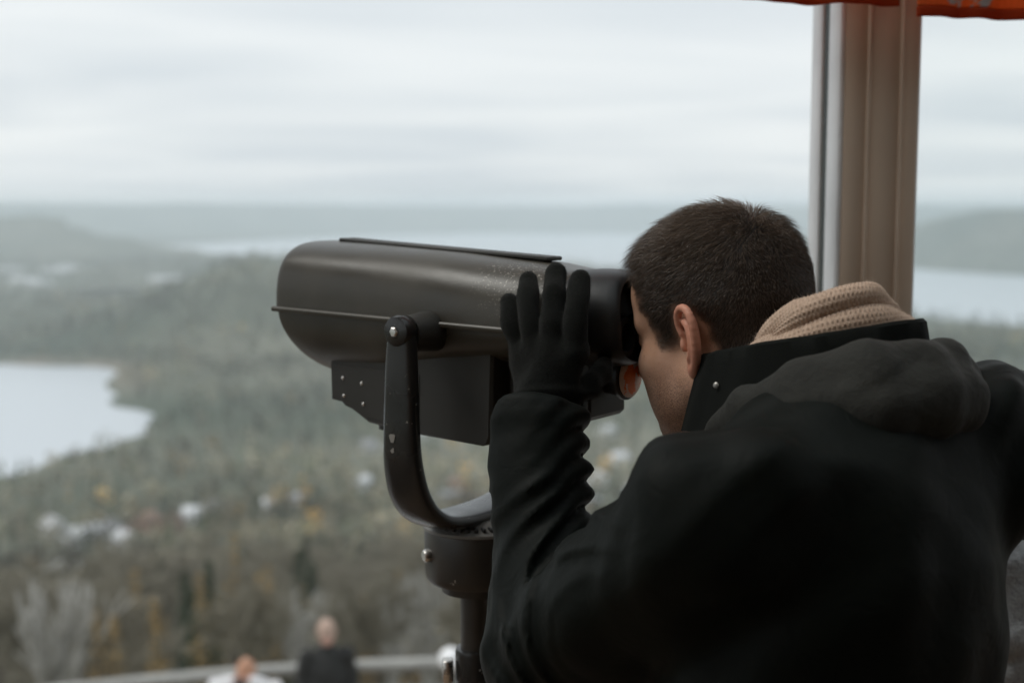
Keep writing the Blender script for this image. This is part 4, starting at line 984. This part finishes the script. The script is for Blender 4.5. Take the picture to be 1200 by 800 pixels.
def hood_sdf(P):
    d = np.full(len(P), 9., np.float32)
    for (a, ra_), (b, rb_) in zip(HPTS[:-1], HPTS[1:]): d = smin(d, capsule(P, a, b, ra_, rb_), .012)
    for (a, ra_), (b, rb_) in zip(HPTS[1:-2], HPTS[2:-1]):          # the cloth hanging below the roll
        o_ = np.array((.008, -.018, -.038)); d = smin(d, capsule(P, a+o_, b+o_, ra_, rb_), .04)
    ang = np.arctan2((P-CC.astype(np.float32))@CS.astype(np.float32), (P-CC.astype(np.float32))@CF.astype(np.float32))
    return d-.0026*np.abs(np.sin(ang*4.5+2.2*np.sin(P[:, 2]*28)))**.5-.0018*wob(P, 24, 8, 6)-.0008*wob(P, 95, 8, 2)
sdf_object('hood', hood_sdf, (.10, 1.04, 1.26), (.58, 1.52, 1.53), .0045, m_hood, man, mx_)
sn = loop(R(70), .139, .101, -.038)
MB().lathe([(.0032, 0), (.0032, .0008), (.002, .0015), (.0, .0018)], n=18).build('snap_button', mat('dull_snap_metal', (.30, .29, .27), .4, .8), man, True, lambda V: mx_(V @ np.array(Vector((-.55, -.8, .2)).to_track_quat('Z', 'Y').to_matrix()).T+sn))
# knitted scarf: two rolls, every stitch raised
SCARF_V, SCARF_F = [], []
def knit_roll(name, a0, a1, rf_, rs, dz, r_in, r_up, nu, nv, lift, ph):
    G = np.zeros((nu, nv, 3)); L_ = .5
    for i, a in enumerate(np.linspace(a0, a1, nu)):
        c = loop(a, rf_, rs, dz+lift(a)); c2 = loop(a+.01, rf_, rs, dz+lift(a+.01)); t = c2-c; t /= np.linalg.norm(t); out = np.cross(t, UZ); out /= np.linalg.norm(out); up = np.cross(out, t)
        taper = min(1, .35+3*min(i, nu-1-i)/nu)
        for j in range(nv):
            b = 2*math.pi*j/nv; s_row = b*r_up*1.15; s_len = (a-a0)*.095
            cell = s_row/.0058; colp = s_len/.0046
            stitch = abs(math.sin(math.pi*cell))**.6*(.55+.45*math.cos(2*math.pi*(colp+.5*abs((cell % 1)-.5)*2)))
            crease = .004*math.sin(2*b+a*2.2+ph)+.003*math.sin(3*b-a*3.1+ph)
            k = taper+(crease+.0017*stitch)/r_up
            G[i, j] = c+out*math.cos(b)*r_in*k+up*math.sin(b)*r_up*k
    off_ = sum(len(g) for g in SCARF_V); SCARF_V.append(G.reshape(-1, 3)); ii_, jj_ = np.meshgrid(np.arange(nu-1), np.arange(nv), indexing='ij'); jn = (jj_+1) % nv
    SCARF_F.append(np.stack([ii_*nv+jj_, (ii_+1)*nv+jj_, (ii_+1)*nv+jn, ii_*nv+jn], -1).reshape(-1, 4)+off_)
    m = MB(); m.grid(G, closed_v=True); m.add(G[0], [tuple(range(nv))]); m.add(G[-1], [tuple(range(nv-1, -1, -1))])
    return m.build(name, m_scarf, man, True, mx_)
m_scarf = mat('beige_knit_wool', (.56, .41, .31), .95, var=(240, (.42, .29, .21), .4, .7), bump=(1500, .5, .0006), sheen=.3)
knit_roll('scarf', R(28), R(330), .084, .060, -.020, .028, .028, 620, 150, lambda a: .004*max(0, -math.cos(a-.25))**.8, 0.)
knit_roll('scarf_fold', R(70), R(275), .068, .054, -.004, .024, .022, 460, 130, lambda a: .024*math.cos(.85*(a-R(155)))-.006, 1.2)

# ---- left glove on the side of the viewer: palm, four fingers, thumb round the edge
wrist = VL(-.188, .138, 1.366)
FING = [[(-.158, .124, 1.437), (-.147, .1245, 1.462), (-.140, .119, 1.476), (-.133, .112, 1.489)],
        [(-.180, .126, 1.440), (-.171, .1265, 1.470), (-.162, .118, 1.493), (-.150, .098, 1.5145)],
        [(-.205, .126, 1.444), (-.201, .1245, 1.473), (-.194, .112, 1.500), (-.181, .090, 1.5235)],
        [(-.230, .124, 1.440), (-.2285, .1215, 1.468), (-.224, .111, 1.494), (-.216, .092, 1.517)]]
FR = [(.0130, .0124, .0116, .0108), (.0142, .0136, .0128, .0118), (.0144, .0140, .0132, .0122), (.0142, .0138, .0130, .0120)]
THUMB = [(-.222, .118, 1.392), (-.234, .098, 1.400), (-.236, .078, 1.410), (-.230, .062, 1.418)]
FCH = [catmull([VL(*p) for p in f], 11) for f in FING]; FRC = [np.interp(np.linspace(0, 3, 11), [0, 1, 2, 3], r_) for r_ in FR]
GB = np.array((VL(-.19, .12, 1.44))); 
def glove_sdf(P):
    d = capsule(P, wrist-fad*.03, VL(-.19, .131, 1.392), .036, .031)
    M = np.stack([A3, N3, UZ]); lim = np.full(len(P), 9., np.float32)
    d = smin(d, ellipsoid(P, VL(-.193, .127, 1.417), (.046, .0185, .044), M), .014)
    for k in range(4): d = smin(d, capsule(P, VL(-.19, .130, 1.392), VL(*FING[k][0]), .018, .0142), .010)
    for f, r_ in zip(FCH, FRC):
        g = np.full(len(P), 9., np.float32)
        for i in range(10): g = np.minimum(g, capsule(P, f[i], f[i+1], r_[i], r_[i+1]))
        lim = np.minimum(lim, g)
    d = smin(d, lim, .0045)
    t = capsule(P, VL(-.205, .126, 1.388), VL(*THUMB[0]), .019, .016)
    for i in range(3): t = smin(t, capsule(P, VL(*THUMB[i]), VL(*THUMB[i+1]), (.0155, .0135, .012)[i], (.0135, .012, .0105)[i]), .004)
    d = smin(d, t, .008)
    hh = (P-wrist.astype(np.float32))@fad.astype(np.float32)
    d = d-.0012*wob(P, 90, 8, 3)-.0022*np.exp(-((hh-.018)/.0045)**2)-.003*np.exp(-((hh+.004)/.006)**2)
    return d
m_glove = mat('black_fleece_glove', (.009, .0098, .0085), .95, bump=(1100, .9, .0012), bump2=(160, .4, .0015), sheen=.12, spec=.15)
_, GV, GF = sdf_object('glove', glove_sdf, GB-np.array((.085, .085, .115)), GB+np.array((.085, .085, .105)), .0022, m_glove, man, mx_)

# right glove, flat against the window post
def glove2_sdf(P):
    wr = RW-np.array((-.008, .03, .0)); pc = np.array((.588, 1.856, 1.285))
    d = capsule(P, wr, RW+np.array((-.008, .04, .018)), .036, .031); lim = np.full(len(P), 9., np.float32)
    for k in range(4):
        b = pc+np.array((-.034+.0225*k, .030, .030-.004*abs(k-1.5))); tip = b+np.array((-.020+.008*k, .036, .074-.008*abs(k-1.3)**1.5)); mid = (b+tip)/2+np.array((0, -.004, .004))
        d = smin(d, capsule(P, RW+np.array((-.010, .045, .02)), b, .022, .0135), .012)
        lim = np.minimum(lim, np.minimum(capsule(P, b, mid, .0135, .0125), capsule(P, mid, tip, .0125, .0108)))
    d = smin(d, lim, .004)
    t0 = RW+np.array((-.028, .065, .028)); t1 = t0+np.array((-.038, .050, .022)); t2 = t1+np.array((-.012, .030, .026))
    d = smin(d, np.minimum(capsule(P, t0, t1, .018, .014), capsule(P, t1, t2, .014, .0105)), .008)
    return smax(d, P[:, 1]-1.9365, .004)
sdf_object('glove', glove2_sdf, (.46, 1.66, 1.19), (.70, 1.945, 1.46), .0036, m_glove, man, mx_)
def fuzz(name, Vq, Fq, n, length, rad_, m_, sel=None, seed=1):
    rg_ = np.random.RandomState(seed); Nq = normals_np(Vq, Fq); ar = np.linalg.norm(np.cross(Vq[Fq[:, 2]]-Vq[Fq[:, 0]], Vq[Fq[:, 3]]-Vq[Fq[:, 1]]), axis=1)
    if sel is not None: ar = ar*sel(Vq[Fq].mean(1))
    k = rg_.choice(len(Fq), n, p=ar/ar.sum()); u_, v_ = rg_.rand(n, 1), rg_.rand(n, 1); q_ = Vq[Fq[k]]
    p_ = (q_[:, 0]*(1-u_)+q_[:, 1]*u_)*(1-v_)+(q_[:, 3]*(1-u_)+q_[:, 2]*u_)*v_; nn_ = Nq[Fq[k]].mean(1)
    d_ = nn_+rg_.normal(size=(n, 3))*.7; d_ /= np.linalg.norm(d_, axis=1)[:, None]; e_ = d_+rg_.normal(size=(n, 3))*.8; L_ = length*rg_.uniform(.4, 1.4, (n, 1))
    a_ = np.cross(d_, rg_.normal(size=(n, 3))); a_ /= np.linalg.norm(a_, axis=1)[:, None]; b_ = np.cross(d_, a_); tip = p_+d_*L_*.6+e_*L_*.4
    SV_ = np.stack([p_+(a_*math.cos(j*2.094)+b_*math.sin(j*2.094))*rad_ for j in range(3)]+[tip], 1).reshape(-1, 3); o4 = np.arange(n)[:, None]*4
    T_ = np.concatenate([np.concatenate([o4+j, o4+(j+1) % 3, o4+3], 1) for j in range(3)])
    return obj(name, np_mesh(name, mx_(SV_), [T_], True), m_, man)
fuzz('glove_nap', GV, GF, 26000, .0022, .00012, mat('glove_nap_fibre', (.030, .030, .027), .9, spec=.2))
SCG = np.concatenate([np.array(g) for g in SCARF_V]); fuzz('scarf_nap', SCG, np.concatenate(SCARF_F), 16000, .0030, .00011, mat('scarf_wool_fibre', (.60, .46, .36), .9, spec=.2), seed=3)

# ---- trousers and boots (below the picture, but he stands on the floor)
def legs_sdf(P):
    d = ellipsoid(P, (.335, 1.135, .86), (.165, .13, .14), TM)
    for h_, k_, a_ in (((.27, 1.09, .84), (.24, 1.13, .48), (.235, 1.09, .10)), ((.41, 1.17, .84), (.42, 1.22, .48), (.43, 1.18, .10))):
        d = smin(d, capsule(P, h_, k_, .095, .066), .03); d = smin(d, capsule(P, k_, a_, .066, .055), .02)
    return smax(d-.004*wob(P, 22, 8), .07-P[:, 2], .01)
sdf_object('trousers', legs_sdf, (.05, .92, .04), (.62, 1.36, .98), .012, mat('dark_trousers', (.02, .02, .022), .85), man, mx_)
for a_ in ((.235, 1.09), (.43, 1.18)):
    def boot(P, a_=a_):
        d = smin(capsule(P, (*a_, .05), (*a_, .16), .055, .05), capsule(P, (a_[0], a_[1], .045), (a_[0]-.09, a_[1]+.13, .04), .048, .042), .03); return smax(d, .001-P[:, 2], .004)
    sdf_object('boot', boot, (a_[0]-.2, a_[1]-.09, -.01), (a_[0]+.09, a_[1]+.24, .24), .010, mat('black_leather', (.015, .014, .013), .4), man, mx_)
tag(man, 'man in black jacket, beige knit scarf and black glove leaning into the viewer', 'person')
# ================================================================== visitors on the terrace
def visitor(x, y, rz, h, coat, legs_, skin_c, hair_c, pose, label):
    o = empty('person', (x, y, TZ), rz); s = h/1.75; mats_ = {}
    sh = 1.42; S = lambda *p: tuple(q*s for q in p)
    arms = {'down': (((.20, 0, 1.40), (.25, -.03, 1.13), (.22, .10, .92)), ((-.20, 0, 1.40), (-.25, -.03, 1.13), (-.22, .10, .92))),
            'camera': (((.20, 0, 1.40), (.31, .12, 1.50), (.10, .22, 1.60)), ((-.20, 0, 1.40), (-.31, .12, 1.50), (-.10, .22, 1.60)))}[pose]
    hx = .05 if pose == 'camera' else 0
    def bsd(P):
        d = ellipsoid(P, S(0, .02+hx, 1.63), S(.078, .098, .118)); d = smin(d, ellipsoid(P, S(0, .085+hx, 1.585), S(.05, .04, .06)), .03)
        d = smin(d, capsule(P, S(0, hx*.5, 1.45), S(0, .0+hx*.7, 1.57), .058*s, .055*s), .03); d = smin(d, capsule(P, S(0, .11+hx, 1.625), S(0, .128+hx, 1.595), .010*s, .014*s), .012)
        d = smin(d, ellipsoid(P, S(0, 0, 1.2), S(.15, .1, .27)), .05)
        for sg in (-1, 1): d = smin(d, ellipsoid(P, S(sg*.08, .01+hx, 1.62), S(.012, .02, .033)), .008)
        for a in arms:
            d = smin(d, capsule(P, S(*a[0]), S(*a[1]), .04*s, .035*s), .02); d = smin(d, capsule(P, S(*a[1]), S(*a[2]), .035*s, .028*s), .02)
            w_ = np.array(a[2]); dr = w_-np.array(a[1]); dr /= np.linalg.norm(dr)
            for k in range(4): d = smin(d, capsule(P, S(*w_), S(*(w_+dr*.14+np.array((.018*(k-1.5), .0, .0)))), .02*s, .009*s), .01)
            d = smin(d, capsule(P, S(*w_), S(*(w_+dr*.07+np.array((0, .045, .0)))), .018*s, .010*s), .01)
        return d
    sdf_object('body', bsd, S(-.42, -.3, .8), S(.42, .5, 1.8), .013, skin_c, o)
    def coat_sd(P):
        d = ellipsoid(P, S(0, 0, 1.17), S(.205, .145, .30)); d = smin(d, capsule(P, S(-.16, 0, 1.385), S(.16, 0, 1.385), .075*s, .075*s), .05); d = smin(d, capsule(P, S(0, hx*.4, 1.42), S(0, hx*.6, 1.49), .08*s, .068*s), .03)
        d = smin(d, ellipsoid(P, S(0, 0, .92), S(.20, .15, .14)), .05)
        for a in arms: d = smin(d, smin(capsule(P, S(*a[0]), S(*a[1]), .075*s, .062*s), capsule(P, S(*a[1]), S(*a[2]), .06*s, .05*s), .02), .03)
        d = d-.006*wob(P, 24, 8); return smax(d, .80*s-P[:, 2], .02)
    sdf_object('coat', coat_sd, S(-.42, -.3, .75), S(.42, .45, 1.75), .015, coat, o)
    def leg_sd(P):
        d = ellipsoid(P, S(0, 0, .86), S(.17, .12, .12))
        for sg in (-1, 1): d = smin(d, smin(capsule(P, S(sg*.09, 0, .85), S(sg*.1, .02, .48), .085*s, .062*s), capsule(P, S(sg*.1, .02, .48), S(sg*.1, -.01, .08), .06*s, .05*s), .02), .02)
        return smax(d, .06*s-P[:, 2], .01)
    sdf_object('trousers', leg_sd, S(-.3, -.2, .03), S(.3, .2, 1.02), .018, legs_, o)
    for sg in (-1, 1):
        sdf_object('shoe', lambda P, sg=sg: smax(smin(capsule(P, S(sg*.1, -.02, .05), S(sg*.1, -.01, .12), .05*s, .045*s), capsule(P, S(sg*.1, -.02, .04), S(sg*.1, .14, .035), .045*s, .038*s), .03), .002-P[:, 2], .004), S(sg*.1-.08, -.1, -.01), S(sg*.1+.08, .24, .22), .014, mat('dark_shoe', (.03, .025, .02), .5), o)
    def hair_sd_(P):
        d = np.abs(ellipsoid(P, S(0, .015+hx, 1.645), S(.085, .105, .115)))-.010*s; d = d-.004*wob(P, 60, 8)
        cut = (P[:, 2]-1.60*s)+.9*np.clip(P[:, 1]-(.02+hx)*s, 0, 1); return smax(d, -(cut), .01)
    if hair_c is not None: sdf_object('hair', hair_sd_, S(-.13, -.13, 1.5), S(.13, .25, 1.8), .010, hair_c, o)
    if pose == 'camera':
        MB().box(S(0, .30, 1.60), S(.12, .05, .075), .01).build('camera_body', mat('camera_black', (.02, .02, .02), .4), o)
    return tag(o, label, 'person')
m_fs = mat('fair_skin', (.60, .37, .30), .5); m_fs2 = mat('rosy_skin', (.58, .32, .24), .5)
m_wht = mat('white_puffy_coat', (.80, .80, .82), .7)
visitor(-1.80, 12.05, R(196), 1.72, mat('black_coat', (.022, .023, .022), .8), mat('black_trousers', (.02, .02, .02), .8), m_fs, mat('thin_fair_hair', (.42, .30, .24), .7), 'down', 'person in black coat with thin fair hair standing by the terrace railing')
visitor(-2.42, 11.35, R(176), 1.60, m_wht, mat('blue_jeans', (.06, .08, .13), .85), m_fs2, mat('reddish_hair', (.45, .24, .15), .6), 'camera', 'person in white jacket with arms raised to the face on the terrace')

# ------------------------------------------------------------------ stool with a grey fleece over its back, by the right window
stl_ = empty('bar_stool', (.85, 1.66, 0), R(0)); m_sw = mat('stool_wood', (.13, .075, .04), .5, var=(5, (.08, .045, .025), .35, .7), stretch=(3, 3, .4))
MB().lathe([(.165, .66), (.175, .668), (.175, .69), (.165, .698)], n=32).build('seat', m_sw, stl_, True)
for k in range(4):
    a = R(45+90*k); MB().tube([(.12*math.cos(a), .12*math.sin(a), .67), (.19*math.cos(a), .19*math.sin(a), .001)], [.017, .014], 10).build('leg', m_sw, stl_, True)
MB().tube([(.155*math.cos(q), .155*math.sin(q), .25) for q in np.linspace(0, 6.283, 33)], .009, 8).build('foot_ring', m_stl, stl_, True)
for sx in (-.12, .12): MB().tube([(sx, .12, .68), (sx, .145, 1.09)], .012, 10).build('back_post', m_sw, stl_, True)
MB().box((0, .146, 1.06), (.30, .022, .09), .006).build('backrest', m_sw, stl_)
tag(stl_, 'wooden bar stool with low back beside the man at the window', 'stool')
def fleece_sd(P):
    d = ellipsoid(P, (.84, 1.785, .985), (.20, .060, .150)); d = smin(d, capsule(P, (.66, 1.80, 1.095), (.99, 1.80, 1.10), .042, .042), .03)
    d = smin(d, ellipsoid(P, (.82, 1.845, .95), (.18, .035, .14)), .03)
    return d-.006*np.sin(P[:, 0]*42+2*np.sin(P[:, 2]*11))-.005*wob(P, 45, 8)-.0022*wob(P, 190, 8, 4)
m_fle = mat('grey_fleece', (.40, .42, .43), .95, var=(120, (.28, .29, .30), .4, .65), bump=(260, .9, .005), sheen=.4)
fo, _, _ = sdf_object('fleece_jacket', fleece_sd, (.58, 1.69, .78), (1.08, 1.90, 1.17), .006, m_fle, None)
tag(fo, 'pale grey fleece draped over the back of the stool', 'fleece')

# ------------------------------------------------------------------ the damp air between here and the hills
hm = bpy.data.materials.new('haze'); hm.use_nodes = True; ht = hm.node_tree; ht.nodes.clear()
ho = ht.nodes.new('ShaderNodeOutputMaterial'); pv = ht.nodes.new('ShaderNodeVolumePrincipled')
pv.inputs['Color'].default_value = (.86, .95, 1, 1); pv.inputs['Density'].default_value = 2.0e-4; pv.inputs['Anisotropy'].default_value = .1
ht.links.new(pv.outputs[0], ho.inputs['Volume'])
hz = MB().box((0, 0, (40-165)/2), (18800, 18800, 205)).build('haze', hm); tag(hz, 'pale haze over the valley', 'haze', None, 'stuff')
